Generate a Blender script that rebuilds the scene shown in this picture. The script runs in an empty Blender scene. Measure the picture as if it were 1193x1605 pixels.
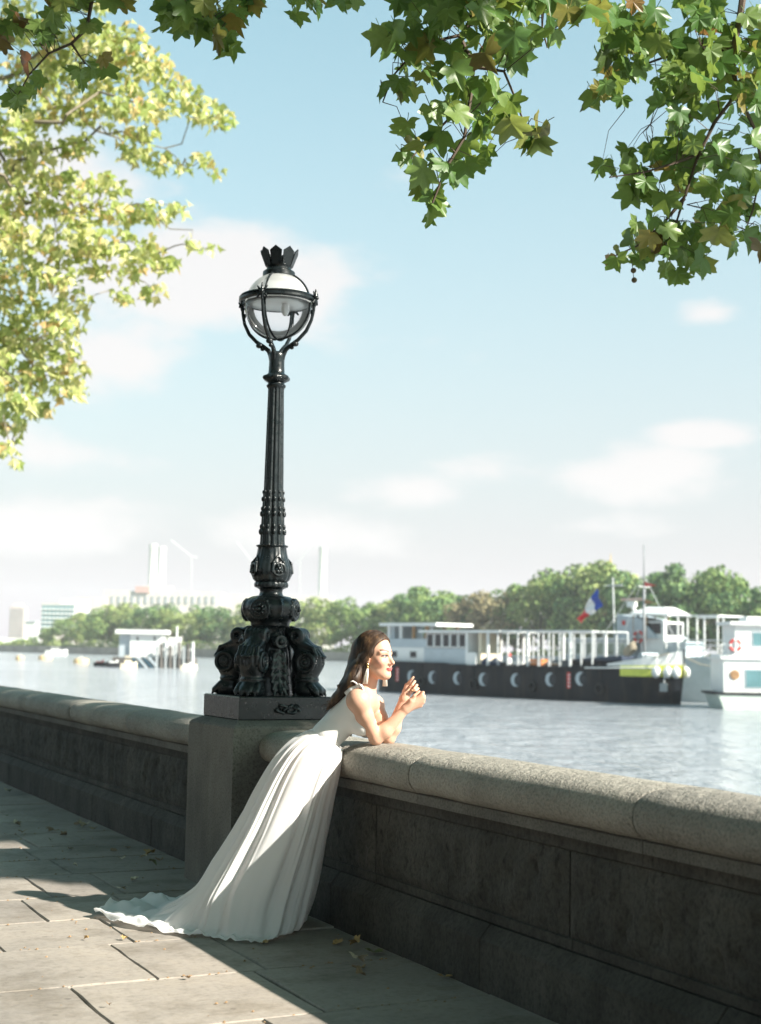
import bpy, bmesh, math, random
import numpy as np
from mathutils import Vector, Matrix, noise as mnoise
rnd = random.Random(7)
nrs = np.random.RandomState(11)
sc = bpy.context.scene
COL = sc.collection

# ------------------------------------------------------------------ camera
PW, PH, FPX, HC = 1193.0, 1605.0, 2250.0, 1.5      # photograph size, focal length in its pixels, eye height
YAW, ROLL = math.radians(26.1), math.radians(1.0)
PITCH = math.atan2(1019 - 802.5, FPX)
FW = np.array([math.sin(YAW) * math.cos(PITCH), math.cos(YAW) * math.cos(PITCH), math.sin(PITCH)])
_r0 = np.array([math.cos(YAW), -math.sin(YAW), 0.0])
_u0 = np.cross(_r0, FW)
RT = math.cos(ROLL) * _r0 + math.sin(ROLL) * _u0
UP = -math.sin(ROLL) * _r0 + math.cos(ROLL) * _u0
CAM = np.array([0.0, 0.0, HC])
ER = _r0.copy()                                     # level direction to the right of the view
EF = np.array([math.sin(YAW), math.cos(YAW), 0.0])  # level direction of the view
cd = bpy.data.cameras.new('camera')
cam = bpy.data.objects.new('camera', cd)
COL.objects.link(cam)
cam.matrix_world = Matrix(((RT[0], UP[0], -FW[0], CAM[0]), (RT[1], UP[1], -FW[1], CAM[1]),
                           (RT[2], UP[2], -FW[2], CAM[2]), (0, 0, 0, 1)))
cd.sensor_fit = 'VERTICAL'
cd.sensor_height = 56.0
cd.lens = FPX / PH * 56.0
cd.clip_start, cd.clip_end = 0.1, 9000
cd.dof.use_dof = True
cd.dof.focus_distance = 7.75
cd.dof.aperture_fstop = 4.0
sc.camera = cam
sc.render.resolution_x, sc.render.resolution_y = 761, 1024

# ------------------------------------------------------------------ sky and sun
SUN = Vector((0.885, -1.2, 1.0)).normalized()      # towards the sun
world = bpy.data.worlds.new('World')
sc.world = world
world.use_nodes = True
wn, wl = world.node_tree.nodes, world.node_tree.links
wn.clear()


def wnode(t, **kw):
    n = wn.new(t)
    for k, v in kw.items():
        setattr(n, k, v)
    return n


def wmath(op, a, b=None, c=None, clamp=False):
    n = wn.new('ShaderNodeMath')
    n.operation = op
    n.use_clamp = clamp
    for i, v in enumerate((a, b, c)):
        if v is None:
            continue
        if isinstance(v, (int, float)):
            n.inputs[i].default_value = v
        else:
            wl.new(v, n.inputs[i])
    return n.outputs[0]


def raydir(x, y):
    d = FW * FPX + RT * (x - PW / 2) - UP * (y - PH / 2)
    return d / np.linalg.norm(d)


sky = wnode('ShaderNodeTexSky', sky_type='NISHITA', sun_disc=False)
sky.sun_elevation = math.asin(SUN.z)
sky.sun_rotation = math.atan2(SUN.x, SUN.y)
sky.air_density, sky.dust_density, sky.ozone_density = 1.0, 0.6, 1.0
SKY_TINT = (0.84, 1.26, 0.93, 1)
SKY_STRENGTH = 0.098
HAZE = 0.00021
tint = wnode('ShaderNodeMix', data_type='RGBA', blend_type='MULTIPLY')
tint.inputs[0].default_value = 1.0
wl.new(sky.outputs[0], tint.inputs[6])
tint.inputs[7].default_value = SKY_TINT
tc = wnode('ShaderNodeTexCoord')
DIRV = tc.outputs['Generated']
nz = wnode('ShaderNodeTexNoise')
nz.inputs['Scale'].default_value = 8.0
nz.inputs['Detail'].default_value = 7.0
nz.inputs['Roughness'].default_value = 0.56
mp = wnode('ShaderNodeMapping')
mp.inputs['Scale'].default_value = (1, 1, 2.2)
wl.new(DIRV, mp.inputs[0])
wl.new(mp.outputs[0], nz.inputs['Vector'])
NZ = nz.outputs['Fac']


def wdot(v):
    n = wn.new('ShaderNodeVectorMath')
    n.operation = 'DOT_PRODUCT'
    wl.new(DIRV, n.inputs[0])
    n.inputs[1].default_value = tuple(v)
    return n.outputs['Value']


# cumulus banks that stand in this stretch of sky: (x, y) in the photograph, half width, half height
banks = [(330, 420, 290, 110, 1.0), (170, 560, 190, 85, .8), (470, 490, 120, 80, .7), (930, 745, 300, 52, 1.0),
         (660, 775, 150, 44, .8), (900, 825, 170, 30, .8), (480, 840, 260, 55, 1.0), (1120, 490, 60, 26, .75),
         (1100, 682, 90, 26, .7), (120, 820, 280, 60, .8), (60, 710, 190, 50, .7), (80, 300, 220, 150, .9)]
cover = None
for (bx, by, hw, hh, amt) in banks:
    c = raydir(bx, by)
    rr = np.cross(c, (0, 0, 1)); rr /= np.linalg.norm(rr)
    uu = np.cross(rr, c)
    a = wmath('MULTIPLY', wdot(rr), FPX / hw)
    b = wmath('MULTIPLY', wdot(uu), FPX / hh)
    q = wmath('ADD', wmath('MULTIPLY', a, a), wmath('MULTIPLY', b, b))
    front = wmath('GREATER_THAN', wdot(c), 0.2)
    m = wmath('MULTIPLY', wmath('MULTIPLY', wmath('SUBTRACT', 1.0, wmath('SQRT', q)), front), amt)
    cover = m if cover is None else wmath('MAXIMUM', cover, m)
cover = wmath('MAXIMUM', cover, -0.25)
dens = wmath('ADD', wmath('MULTIPLY', wmath('SUBTRACT', NZ, 0.5), 3.4), wmath('MULTIPLY', cover, 1.25))
rampA = wnode('ShaderNodeMapRange', interpolation_type='SMOOTHSTEP')
rampA.inputs['From Min'].default_value = 0.12
rampA.inputs['From Max'].default_value = 0.95
wl.new(dens, rampA.inputs['Value'])
CLOUD = (.372 / SKY_STRENGTH, .358 / SKY_STRENGTH, .356 / SKY_STRENGTH, 1)
HORIZON = (.270 / SKY_STRENGTH, .230 / SKY_STRENGTH, .262 / SKY_STRENGTH, 1)
# the sky pales towards the horizon
sepz = wnode('ShaderNodeSeparateXYZ')
wl.new(DIRV, sepz.inputs[0])
ez = wmath('DIVIDE', wmath('MAXIMUM', sepz.outputs['Z'], 0.0), 0.33)
pale = wmath('POWER', 2.718, wmath('MULTIPLY', wmath('POWER', ez, 1.4), -1.0))
hz = wnode('ShaderNodeMix', data_type='RGBA')
wl.new(pale, hz.inputs[0])
wl.new(tint.outputs[2], hz.inputs[6])
hz.inputs[7].default_value = HORIZON
shade = wnode('ShaderNodeMix', data_type='RGBA')
wl.new(wmath('MULTIPLY', rampA.outputs[0], 0.9), shade.inputs[0])
wl.new(hz.outputs[2], shade.inputs[6])
shade.inputs[7].default_value = CLOUD
bg = wnode('ShaderNodeBackground')
bg.inputs['Strength'].default_value = SKY_STRENGTH
wl.new(shade.outputs[2], bg.inputs[0])
wout = wnode('ShaderNodeOutputWorld')
wl.new(bg.outputs[0], wout.inputs[0])

sd = bpy.data.lights.new('sun', 'SUN')
sd.energy = 5.0
sd.angle = math.radians(0.55)
sd.color = (1.0, 0.94, 0.85)
sun = bpy.data.objects.new('sun', sd)
COL.objects.link(sun)
sun.rotation_euler = SUN.to_track_quat('Z', 'Y').to_euler()
sun.location = (20, -12, 30)

sc.view_settings.view_transform = 'Standard'
sc.view_settings.look = 'None'
sc.view_settings.exposure = 1.36
sc.view_settings.gamma = 1.0
sc.cycles.use_denoising = True
sc.cycles.max_bounces = 8
sc.cycles.transparent_max_bounces = 12
sc.cycles.volume_bounces = 0
sc.cycles.caustics_reflective = False
sc.cycles.caustics_refractive = False


# ------------------------------------------------------------------ helpers
def P(x, y, depth):
    """point at photograph pixel (x, y) and the given distance along the view axis"""
    return CAM + FW * depth + RT * ((x - PW / 2) * depth / FPX) - UP * ((y - PH / 2) * depth / FPX)


def on_z(x, y, z=0.0):
    d = raydir(x, y)
    return CAM + d * ((z - HC) / d[2])


def on_plane(x, y, p0, n):
    d = raydir(x, y)
    n = np.asarray(n, float)
    return CAM + d * (np.dot(np.asarray(p0, float) - CAM, n) / np.dot(d, n))


def proj(p):
    v = np.asarray(p, float) - CAM
    z = v @ FW
    return PW / 2 + FPX * (v @ RT) / z, PH / 2 - FPX * (v @ UP) / z, z


def z_at(ax, ay, y):
    lo, hi = -5.0, 60.0
    for _ in range(50):
        m = (lo + hi) / 2
        if proj((ax, ay, m))[1] > y:
            lo = m
        else:
            hi = m
    return lo


def tag(o, label=None, cat=None, group=None, kind=None):
    for k, v in (('label', label), ('category', cat), ('group', group), ('kind', kind)):
        if v:
            o[k] = v
    return o


def thing(name, label, cat, loc=(0, 0, 0), rz=0.0, group=None):
    o = bpy.data.objects.new(name, None)
    o.empty_display_size = 0.2
    COL.objects.link(o)
    o.location = tuple(float(v) for v in loc)
    o.rotation_euler = (0, 0, rz)
    return tag(o, label, cat, group)


def link_mesh(name, me, mat=None, parent=None):
    if mat is not None and not me.materials:
        me.materials.append(mat)
    o = bpy.data.objects.new(name, me)
    COL.objects.link(o)
    if parent is not None:
        o.parent = parent
    return o


class MB:
    """collects shapes into one mesh"""

    def __init__(self):
        self.v, self.f = [], []

    def add(self, v, f):
        n = len(self.v)
        self.v.extend(tuple(map(float, p)) for p in v)
        self.f.extend(tuple(i + n for i in q) for q in f)
        return self

    def box(self, c, s, rz=0.0, taper=1.0, bev=0.0):
        cx, cy, cz = c
        hx, hy, hz = s[0] / 2, s[1] / 2, s[2] / 2
        ca, sa = math.cos(rz), math.sin(rz)
        if bev <= 0:
            rings = [(-hz, hx, hy), (hz, hx * taper, hy * taper)]
        else:
            rings = [(-hz, hx - bev, hy - bev), (-hz + bev, hx, hy), (hz - bev, hx * taper, hy * taper), (hz, hx * taper - bev, hy * taper - bev)]
        vs = []
        for (z, a, b) in rings:
            for (x, y) in ((-a, -b), (a, -b), (a, b), (-a, b)):
                vs.append((cx + x * ca - y * sa, cy + x * sa + y * ca, cz + z))
        fs = [(3, 2, 1, 0)]
        n = len(rings)
        for k in range(n - 1):
            for i in range(4):
                j = (i + 1) % 4
                fs.append((k * 4 + i, k * 4 + j, k * 4 + 4 + j, k * 4 + 4 + i))
        fs.append(tuple((n - 1) * 4 + i for i in range(4)))
        return self.add(vs, fs)

    def tube(self, pts, rad, seg=8, cap=True, squash=None):
        pts = [np.asarray(p, float) for p in pts]
        n = len(pts)
        if not hasattr(rad, '__len__'):
            rad = [rad] * n
        vs, fs = [], []
        t0 = pts[1] - pts[0]
        t0 = t0 / (np.linalg.norm(t0) + 1e-12)
        a = np.cross(t0, (0, 0, 1.0))
        if np.linalg.norm(a) < 0.1:
            a = np.cross(t0, (1.0, 0, 0))
        a /= np.linalg.norm(a)
        for i in range(n):
            t = pts[min(i + 1, n - 1)] - pts[max(i - 1, 0)]
            t = t / (np.linalg.norm(t) + 1e-12)
            a = a - t * np.dot(a, t)
            a /= (np.linalg.norm(a) + 1e-12)
            b = np.cross(t, a)
            for k in range(seg):
                w = 2 * math.pi * k / seg
                sq = squash or (1, 1)
                vs.append(pts[i] + rad[i] * (a * math.cos(w) * sq[0] + b * math.sin(w) * sq[1]))
        for i in range(n - 1):
            for k in range(seg):
                j = (k + 1) % seg
                fs.append((i * seg + k, i * seg + j, (i + 1) * seg + j, (i + 1) * seg + k))
        if cap:
            fs.append(tuple(reversed(range(seg))))
            fs.append(tuple((n - 1) * seg + k for k in range(seg)))
        return self.add(vs, fs)

    def lathe(self, prof, seg=32, c=(0, 0, 0), mod=None, cap=True):
        """prof: list of (radius, z); mod(i, angle, r, z) -> r"""
        vs, fs = [], []
        for i, (r, z) in enumerate(prof):
            for k in range(seg):
                w = 2 * math.pi * k / seg
                rr = mod(i, w, r, z) if mod else r
                vs.append((c[0] + rr * math.cos(w), c[1] + rr * math.sin(w), c[2] + z))
        n = len(prof)
        for i in range(n - 1):
            for k in range(seg):
                j = (k + 1) % seg
                fs.append((i * seg + k, i * seg + j, (i + 1) * seg + j, (i + 1) * seg + k))
        if cap:
            fs.append(tuple(reversed(range(seg))))
            fs.append(tuple((n - 1) * seg + k for k in range(seg)))
        return self.add(vs, fs)

    def ball(self, c, r, seg=10, rings=7):
        if not hasattr(r, '__len__'):
            r = (r, r, r)
        vs = [(c[0], c[1], c[2] - r[2])]
        fs = []
        for i in range(1, rings):
            a = -math.pi / 2 + math.pi * i / rings
            for k in range(seg):
                w = 2 * math.pi * k / seg
                vs.append((c[0] + r[0] * math.cos(a) * math.cos(w), c[1] + r[1] * math.cos(a) * math.sin(w), c[2] + r[2] * math.sin(a)))
        vs.append((c[0], c[1], c[2] + r[2]))
        top = len(vs) - 1
        for k in range(seg):
            j = (k + 1) % seg
            fs.append((0, 1 + j, 1 + k))
            fs.append((top, 1 + (rings - 2) * seg + k, 1 + (rings - 2) * seg + j))
            for i in range(rings - 2):
                fs.append((1 + i * seg + k, 1 + i * seg + j, 1 + (i + 1) * seg + j, 1 + (i + 1) * seg + k))
        return self.add(vs, fs)

    def prism(self, poly, lo, hi, frame=None):
        """polygon in the (a, b) plane extruded along c from lo to hi; frame = (origin, A, B, C)"""
        o, A, B, C = frame or (np.zeros(3), np.array([1., 0, 0]), np.array([0, 1., 0]), np.array([0, 0, 1.]))
        n = len(poly)
        vs = [o + A * p[0] + B * p[1] + C * lo for p in poly] + [o + A * p[0] + B * p[1] + C * hi for p in poly]
        fs = [tuple(reversed(range(n))), tuple(range(n, 2 * n))]
        for i in range(n):
            j = (i + 1) % n
            fs.append((i, j, n + j, n + i))
        return self.add(vs, fs)

    def grid(self, P2):
        """P2[i][j] -> point; open sheet"""
        n, m = len(P2), len(P2[0])
        vs = [P2[i][j] for i in range(n) for j in range(m)]
        fs = [(i * m + j, i * m + j + 1, (i + 1) * m + j + 1, (i + 1) * m + j) for i in range(n - 1) for j in range(m - 1)]
        return self.add(vs, fs)

    def mesh(self, name='mesh', smooth=False, fix=True):
        me = bpy.data.meshes.new(name)
        me.from_pydata(self.v, [], self.f)
        if fix:
            bm = bmesh.new()
            bm.from_mesh(me)
            bmesh.ops.recalc_face_normals(bm, faces=bm.faces)
            bm.to_mesh(me)
            bm.free()
        if smooth:
            me.polygons.foreach_set('use_smooth', [True] * len(me.polygons))
            if smooth != True:
                try:
                    me.set_sharp_from_angle(angle=math.radians(smooth))
                except Exception:
                    pass
        me.update()
        return me

    def build(self, name, mat, parent=None, smooth=False, fix=True):
        return link_mesh(name, self.mesh(name, smooth, fix), mat, parent)


def copy_tree(o, parent=None):
    c = o.copy()
    COL.objects.link(c)
    c.parent = parent
    for ch in o.children:
        copy_tree(ch, c)
    return c


# ------------------------------------------------------------------ materials
def new_mat(name):
    m = bpy.data.materials.new(name)
    m.use_nodes = True
    nt = m.node_tree
    return m, nt, nt.nodes['Principled BSDF']


def nd(nt, t, **kw):
    n = nt.nodes.new(t)
    for k, v in kw.items():
        setattr(n, k, v)
    return n


def noise_node(nt, scale, detail=5.0, rough=0.6, coord='Object', stretch=None):
    t = nd(nt, 'ShaderNodeTexCoord')
    src = t.outputs[coord]
    if stretch:
        m = nd(nt, 'ShaderNodeMapping')
        m.inputs['Scale'].default_value = stretch
        nt.links.new(src, m.inputs[0])
        src = m.outputs[0]
    n = nd(nt, 'ShaderNodeTexNoise')
    n.inputs['Scale'].default_value = scale
    n.inputs['Detail'].default_value = detail
    n.inputs['Roughness'].default_value = rough
    nt.links.new(src, n.inputs['Vector'])
    return n.outputs['Fac']


def ramp(nt, fac, stops):
    r = nd(nt, 'ShaderNodeValToRGB')
    el = r.color_ramp.elements
    while len(el) < len(stops):
        el.new(0.5)
    for e, (p, c) in zip(el, stops):
        e.position = p
        e.color = (*c, 1) if len(c) == 3 else c
    nt.links.new(fac, r.inputs[0])
    return r.outputs[0]


def mixc(nt, fac, a, b, mode='MIX'):
    m = nd(nt, 'ShaderNodeMix', data_type='RGBA', blend_type=mode)
    for s, v in ((0, fac), (6, a), (7, b)):
        if isinstance(v, (int, float)):
            m.inputs[s].default_value = v
        elif isinstance(v, tuple):
            m.inputs[s].default_value = (*v, 1) if len(v) == 3 else v
        else:
            nt.links.new(v, m.inputs[s])
    return m.outputs[2]


def bump(nt, bs, fac, strength, dist, prev=None):
    b = nd(nt, 'ShaderNodeBump')
    b.inputs['Strength'].default_value = strength
    b.inputs['Distance'].default_value = dist
    nt.links.new(fac, b.inputs['Height'])
    if prev is not None:
        nt.links.new(prev, b.inputs['Normal'])
    nt.links.new(b.outputs[0], bs.inputs['Normal'])
    return b.outputs[0]


def plain(name, col, rough=0.6, metal=0.0, spec=0.5, var=0.12, vscale=3.0, bscale=None, bstr=0.2, bdist=0.01):
    m, nt, bs = new_mat(name)
    bs.inputs['Roughness'].default_value = rough
    bs.inputs['Metallic'].default_value = metal
    bs.inputs['Specular IOR Level'].default_value = spec
    n = noise_node(nt, vscale)
    c = ramp(nt, n, [(0.3, tuple(x * (1 - var) for x in col)), (0.7, tuple(min(1, x * (1 + var)) for x in col))])
    nt.links.new(c, bs.inputs['Base Color'])
    if bscale:
        bump(nt, bs, noise_node(nt, bscale), bstr, bdist)
    return m


def stone(name, col, dark, fine=60.0, spk=0.5, rough=0.85, bstr=0.5, bdist=0.006, streak=0.0, big=1.3, per_obj=0.1):
    m, nt, bs = new_mat(name)
    bs.inputs['Roughness'].default_value = rough
    bs.inputs['Specular IOR Level'].default_value = 0.3
    a = noise_node(nt, big, 6, 0.6)
    c = ramp(nt, a, [(0.32, dark), (0.68, col)])
    b = noise_node(nt, fine, 3, 0.7)
    c = mixc(nt, spk, c, ramp(nt, b, [(0.3, (0.35, 0.35, 0.35)), (0.52, (1, 1, 1)), (0.75, (1.25, 1.22, 1.15))]), 'MULTIPLY')
    if streak:
        s = noise_node(nt, 5.0, 5, 0.6, stretch=(1, 1, 0.14))
        c = mixc(nt, streak, c, ramp(nt, s, [(0.42, (1, 1, 1)), (0.62, (0.45, 0.43, 0.38))]), 'MULTIPLY')
    if per_obj:
        oi = nd(nt, 'ShaderNodeObjectInfo')
        c = mixc(nt, 1.0, c, ramp(nt, oi.outputs['Random'], [(0, (1 - per_obj,) * 3), (1, (1 + per_obj, 1 + per_obj * .9, 1 + per_obj * .7))]), 'MULTIPLY')
    nt.links.new(c, bs.inputs['Base Color'])
    n1 = bump(nt, bs, b, bstr, bdist)
    bump(nt, bs, noise_node(nt, fine / 6, 4, 0.6), bstr * 0.8, bdist * 3, n1)
    return m
# ================================================================== the setting
WATER_Z = -2.1
M_PAVE_BASE = stone('joint_mortar', (0.075, 0.07, 0.06), (0.035, 0.032, 0.028), fine=40, rough=0.95)
M_SLAB = stone('york_stone', (0.35, 0.312, 0.272), (0.25, 0.226, 0.202), fine=28, spk=0.26, rough=0.8, bstr=0.35, bdist=0.004, big=1.1, per_obj=0.13)
M_COPE = stone('granite_coping', (0.37, 0.345, 0.30), (0.25, 0.235, 0.205), fine=85, spk=0.72, bstr=0.95, bdist=0.010, big=2.0)
M_WALL = stone('dark_granite', (0.075, 0.070, 0.060), (0.035, 0.033, 0.029), fine=45, spk=0.7, bstr=0.7, bdist=0.008, streak=0.45, big=2.4)  # granite with a much darker base than the coping
M_PIER = stone('granite_pier', (0.17, 0.16, 0.14), (0.10, 0.095, 0.085), fine=80, spk=0.75, bstr=0.5, bdist=0.005, streak=0.3, big=2.0)

def painted_pits(mat, scale=26, amount=.75):  # dirt and shade of small pits put into the colour, without relief
    nt = mat.node_tree
    bs = nt.nodes['Principled BSDF']
    lk = bs.inputs['Base Color'].links[0]
    src = lk.from_socket
    n = noise_node(nt, scale, 4, .62, stretch=(1, 1, .38))
    nt.links.new(mixc(nt, amount, src, ramp(nt, n, [(.30, (.18, .17, .15)), (.44, (1, 1, 1)), (.66, (1, 1, 1)), (.78, (1.5, 1.45, 1.35))]), 'MULTIPLY'), bs.inputs['Base Color'])


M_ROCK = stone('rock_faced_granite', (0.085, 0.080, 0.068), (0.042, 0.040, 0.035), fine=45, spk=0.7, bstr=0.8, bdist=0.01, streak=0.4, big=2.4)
painted_pits(M_ROCK)

# --- pavement: a mortar bed and one object for each paving slab
mb = MB()
mb.add([(-9, -12, -.014), (3.6, -12, -.014), (3.6, 60, -.014), (-9, 60, -.014)], [(0, 1, 2, 3)])
pavement = tag(mb.build('pavement', M_PAVE_BASE), kind='structure')
mb = MB()
mb.add([(-400, -300, -.16), (-9.2, -300, -.16), (-9.2, 700, -.16), (-400, 700, -.16)], [(0, 1, 2, 3)])
tag(mb.build('road', plain('asphalt', (0.05, 0.05, 0.052), 0.9, bscale=80, bstr=.4)), kind='structure')
mb = MB()
mb.box((-9.1, 200, -.09), (.2, 1000, .18))
tag(mb.build('kerb', M_COPE), kind='structure')


def worn(mat):
    # damp stains, trodden gum spots and scuffs on the flags
    nt = mat.node_tree
    bs = nt.nodes['Principled BSDF']
    c = bs.inputs['Base Color'].links[0].from_socket
    c = mixc(nt, .8, c, ramp(nt, noise_node(nt, 2.3, 6, .65), [(.36, (.66, .64, .60)), (.50, (1, 1, 1)), (.70, (1.06, 1.04, 1.0))]), 'MULTIPLY')
    t = nd(nt, 'ShaderNodeTexCoord')
    v = nd(nt, 'ShaderNodeTexVoronoi')
    v.inputs['Scale'].default_value = 4.2
    nt.links.new(t.outputs['Object'], v.inputs['Vector'])
    c = mixc(nt, .55, c, ramp(nt, v.outputs['Distance'], [(.05, (.45, .44, .43)), (.075, (1, 1, 1))]), 'MULTIPLY')
    c = mixc(nt, .5, c, ramp(nt, noise_node(nt, 11, 5, .7, stretch=(1, 2.5, 1)), [(.33, (.62, .60, .56)), (.45, (1, 1, 1))]), 'MULTIPLY')
    nt.links.new(c, bs.inputs['Base Color'])


worn(M_SLAB)


def slab_mesh(x0, x1, y0, y1):
    g = 0.005
    pts = []
    cs = [(x0 + g, y0 + g), (x1 - g, y0 + g), (x1 - g, y1 - g), (x0 + g, y1 - g)]
    for k in range(4):
        a, b = cs[k], cs[(k + 1) % 4]
        n = 5
        for i in range(n):
            t = i / n
            j = 0.0 if i == 0 else 0.006
            pts.append((a[0] + (b[0] - a[0]) * t + rnd.uniform(-j, j), a[1] + (b[1] - a[1]) * t + rnd.uniform(-j, j)))
    cx, cy = (x0 + x1) / 2, (y0 + y1) / 2
    tz = rnd.uniform(-0.003, 0.002)
    sx, sy = rnd.uniform(-.004, .004), rnd.uniform(-.003, .003)

    def z(p):
        return tz + (p[0] - cx) * sx + (p[1] - cy) * sy
    n = len(pts)
    inn = [(p[0] + (cx - p[0]) / max(abs(cx - p[0]), .1) * .005, p[1] + (cy - p[1]) / max(abs(cy - p[1]), .1) * .005) for p in pts]
    v = [(p[0], p[1], -.016) for p in pts] + [(p[0], p[1], z(p) - .007) for p in pts] + [(p[0], p[1], z(p)) for p in inn]
    f = []
    for i in range(n):
        j = (i + 1) % n
        f.append((i, j, n + j, n + i))
        f.append((n + i, n + j, 2 * n + j, 2 * n + i))
    f.append(tuple(range(2 * n, 3 * n)))
    b = MB()
    b.add(v, f)
    return b.mesh('paving_slab')


courses = [3.2, 4.05, 4.80, 5.60, 6.43, 7.25, 7.96, 8.68, 9.52, 10.2, 10.83, 11.63, 12.4]
while courses[-1] < 34:
    courses.append(courses[-1] + rnd.uniform(.62, .86))
known = {5.60: [1.0, 1.66, 2.53], 6.43: [1.35, 2.068, 2.60], 7.25: [1.55, 2.205, 2.78], 7.96: [1.2, 1.93, 2.48], 8.68: [1.45, 2.13, 2.57],
         9.52: [1.7, 2.46], 10.2: [1.6, 2.40], 10.83: [1.75, 2.53], 11.63: [1.6, 2.35]}
for a, b in zip(courses[:-1], courses[1:]):
    xs = list(known.get(a, []))
    if not xs:
        xs = [1.2 + rnd.uniform(0, .5)]
        while xs[-1] < 2.5:
            xs.append(xs[-1] + rnd.uniform(.6, .95))
        xs = [x for x in xs if x < 2.95]
    while xs[0] > -0.4:
        xs.insert(0, xs[0] - rnd.uniform(.62, .95))
    xs.append(3.33)
    for x0, x1 in zip(xs[:-1], xs[1:]):
        link_mesh('paving_slab', slab_mesh(x0, x1, a, b), M_SLAB, pavement)

# --- river
def water_mat():
    m, nt, bs = new_mat('river_water')
    bs.inputs['Roughness'].default_value = 0.12
    bs.inputs['IOR'].default_value = 1.33
    n0 = noise_node(nt, 0.02, 3, .5)
    c = ramp(nt, n0, [(0.35, (0.31, 0.325, 0.345)), (0.65, (0.41, 0.425, 0.45))])
    nt.links.new(c, bs.inputs['Base Color'])
    a = noise_node(nt, 0.55, 6, 0.62, stretch=(1.0, .55, 1))
    b = noise_node(nt, 2.6, 3, 0.6, stretch=(1.0, .6, 1))
    p = bump(nt, bs, a, 0.9, 1.0)
    bump(nt, bs, b, 0.6, 0.16, p)
    return m


mb = MB()
mb.add([(3.7, -1200, WATER_Z), (3500, -1200, WATER_Z), (3500, 3200, WATER_Z), (3.7, 3200, WATER_Z)], [(0, 1, 2, 3)])
tag(mb.build('river', water_mat()), kind='structure')

# --- far bank
BANK = [(420, -700), (232, 208), (184, 408), (137, 606), (118, 720), (70, 900), (-300, 1050)]
M_GRASS = plain('park_grass', (0.07, 0.10, 0.035), 0.9, var=.35, vscale=.02)
mb = MB()
mb.add([(x, y, 0.4) for x, y in BANK] + [(-300, 3100, .4), (3300, 3100, .4), (3300, -700, .4)], [tuple(range(len(BANK) + 3))])
tag(mb.build('far_bank', M_GRASS), kind='structure')
mb = MB()
for (a, b) in zip(BANK[:-1], BANK[1:]):
    d = np.array(b) - np.array(a)
    nrm = np.array([-d[1], d[0]]) / np.linalg.norm(d)
    if nrm[0] > 0:
        nrm = -nrm
    q = [np.array(a) - nrm * .7, np.array(b) - nrm * .7, np.array(b), np.array(a)]
    mb.add([(p[0], p[1], z) for z in (WATER_Z - .5, 0.75) for p in q], [(0, 1, 2, 3), (4, 5, 6, 7), (0, 1, 5, 4), (1, 2, 6, 5), (2, 3, 7, 6), (3, 0, 4, 7)])
tag(mb.build('river_wall', plain('bank_stone', (0.26, 0.24, 0.20), .9, var=.3, vscale=.15)),
    'long low stone river wall along the foot of the far bank trees', 'wall')

# ================================================================== parapet wall
COPE_PROF = [(3.335, .805), (3.31, .815), (3.285, .838), (3.272, .868), (3.270, .90), (3.278, .930), (3.298, .956), (3.328, .975), (3.37, .987), (3.44, .996), (3.52, .999),
             (3.60, .995), (3.67, .984), (3.71, .965), (3.735, .93), (3.742, .89), (3.73, .845), (3.70, .815), (3.67, .805)]


def extrude_stone(prof, y0, y1, nseg=6, gap=.0035, r=.008, amp=.0025, seed=0):
    """a stone of the given cross-section lying along the wall, with eased ends and a slightly uneven face"""
    cx = sum(p[0] for p in prof) / len(prof)
    cz = sum(p[1] for p in prof) / len(prof)
    ys = [(y0 + gap, .985 if r else 1.0), (y0 + gap + r, 1.0)]
    for i in range(1, nseg):
        ys.append((y0 + (y1 - y0) * i / nseg, 1.0))
    ys += [(y1 - gap - r, 1.0), (y1 - gap, .985 if r else 1.0)]
    n = len(prof)
    v = []
    for (y, s) in ys:
        for (x, z) in prof:
            k = mnoise.noise(Vector((x * 4 + seed, y * 3.0, z * 4))) * amp
            v.append((cx + (x - cx) * s + k, y, cz + (z - cz) * s + k * .6))
    f = [tuple(range(n)), tuple(reversed([(len(ys) - 1) * n + i for i in range(n)]))]
    for i in range(len(ys) - 1):
        for k in range(n):
            j = (k + 1) % n
            f.append((i * n + k, (i + 1) * n + k, (i + 1) * n + j, i * n + j))
    b = MB()
    b.add(v, f)
    return b


def panel_stone(y0, y1, seed):
    """rock-faced panel block: a picked, pitted face"""
    nz_, ny = 16, max(6, int((y1 - y0) / .032))
    z0, z1, X = .334, .686, 3.402
    rows = []
    for j in range(nz_ + 1):
        row = []
        for i in range(ny + 1):
            y = y0 + .004 + (y1 - y0 - .008) * i / ny
            z = z0 + (z1 - z0) * j / nz_
            e = min(1.0, min(i, ny - i) / 2.0, min(j, nz_ - j) / 2.0)
            a = mnoise.noise(Vector((y * 9 + seed, z * 6 + y * 3, seed)))
            b = mnoise.noise(Vector((y * 30, z * 13 + y * 9, seed + 5)))
            c = mnoise.noise(Vector((y * 55, z * 40, seed + 9)))
            d = -.010 * a - .016 * max(0, b - .05) * -1 * -1 + .0 - .010 * abs(b) - .004 * c
            row.append((X - .004 + (-.018 * e - d * e * 1.5), y, z))
        rows.append(row)
    b = MB()
    b.grid(rows)
    # the block's body behind the face
    b.add([(X + .0, y0 + .004, z0), (X, y1 - .004, z0), (X, y1 - .004, z1), (X, y0 + .004, z1),
           (3.62, y0 + .004, z0), (3.62, y1 - .004, z0), (3.62, y1 - .004, z1), (3.62, y0 + .004, z1)],
          [(4, 5, 6, 7), (0, 1, 5, 4), (2, 3, 7, 6), (1, 2, 6, 5), (3, 0, 4, 7)])
    return b


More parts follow.
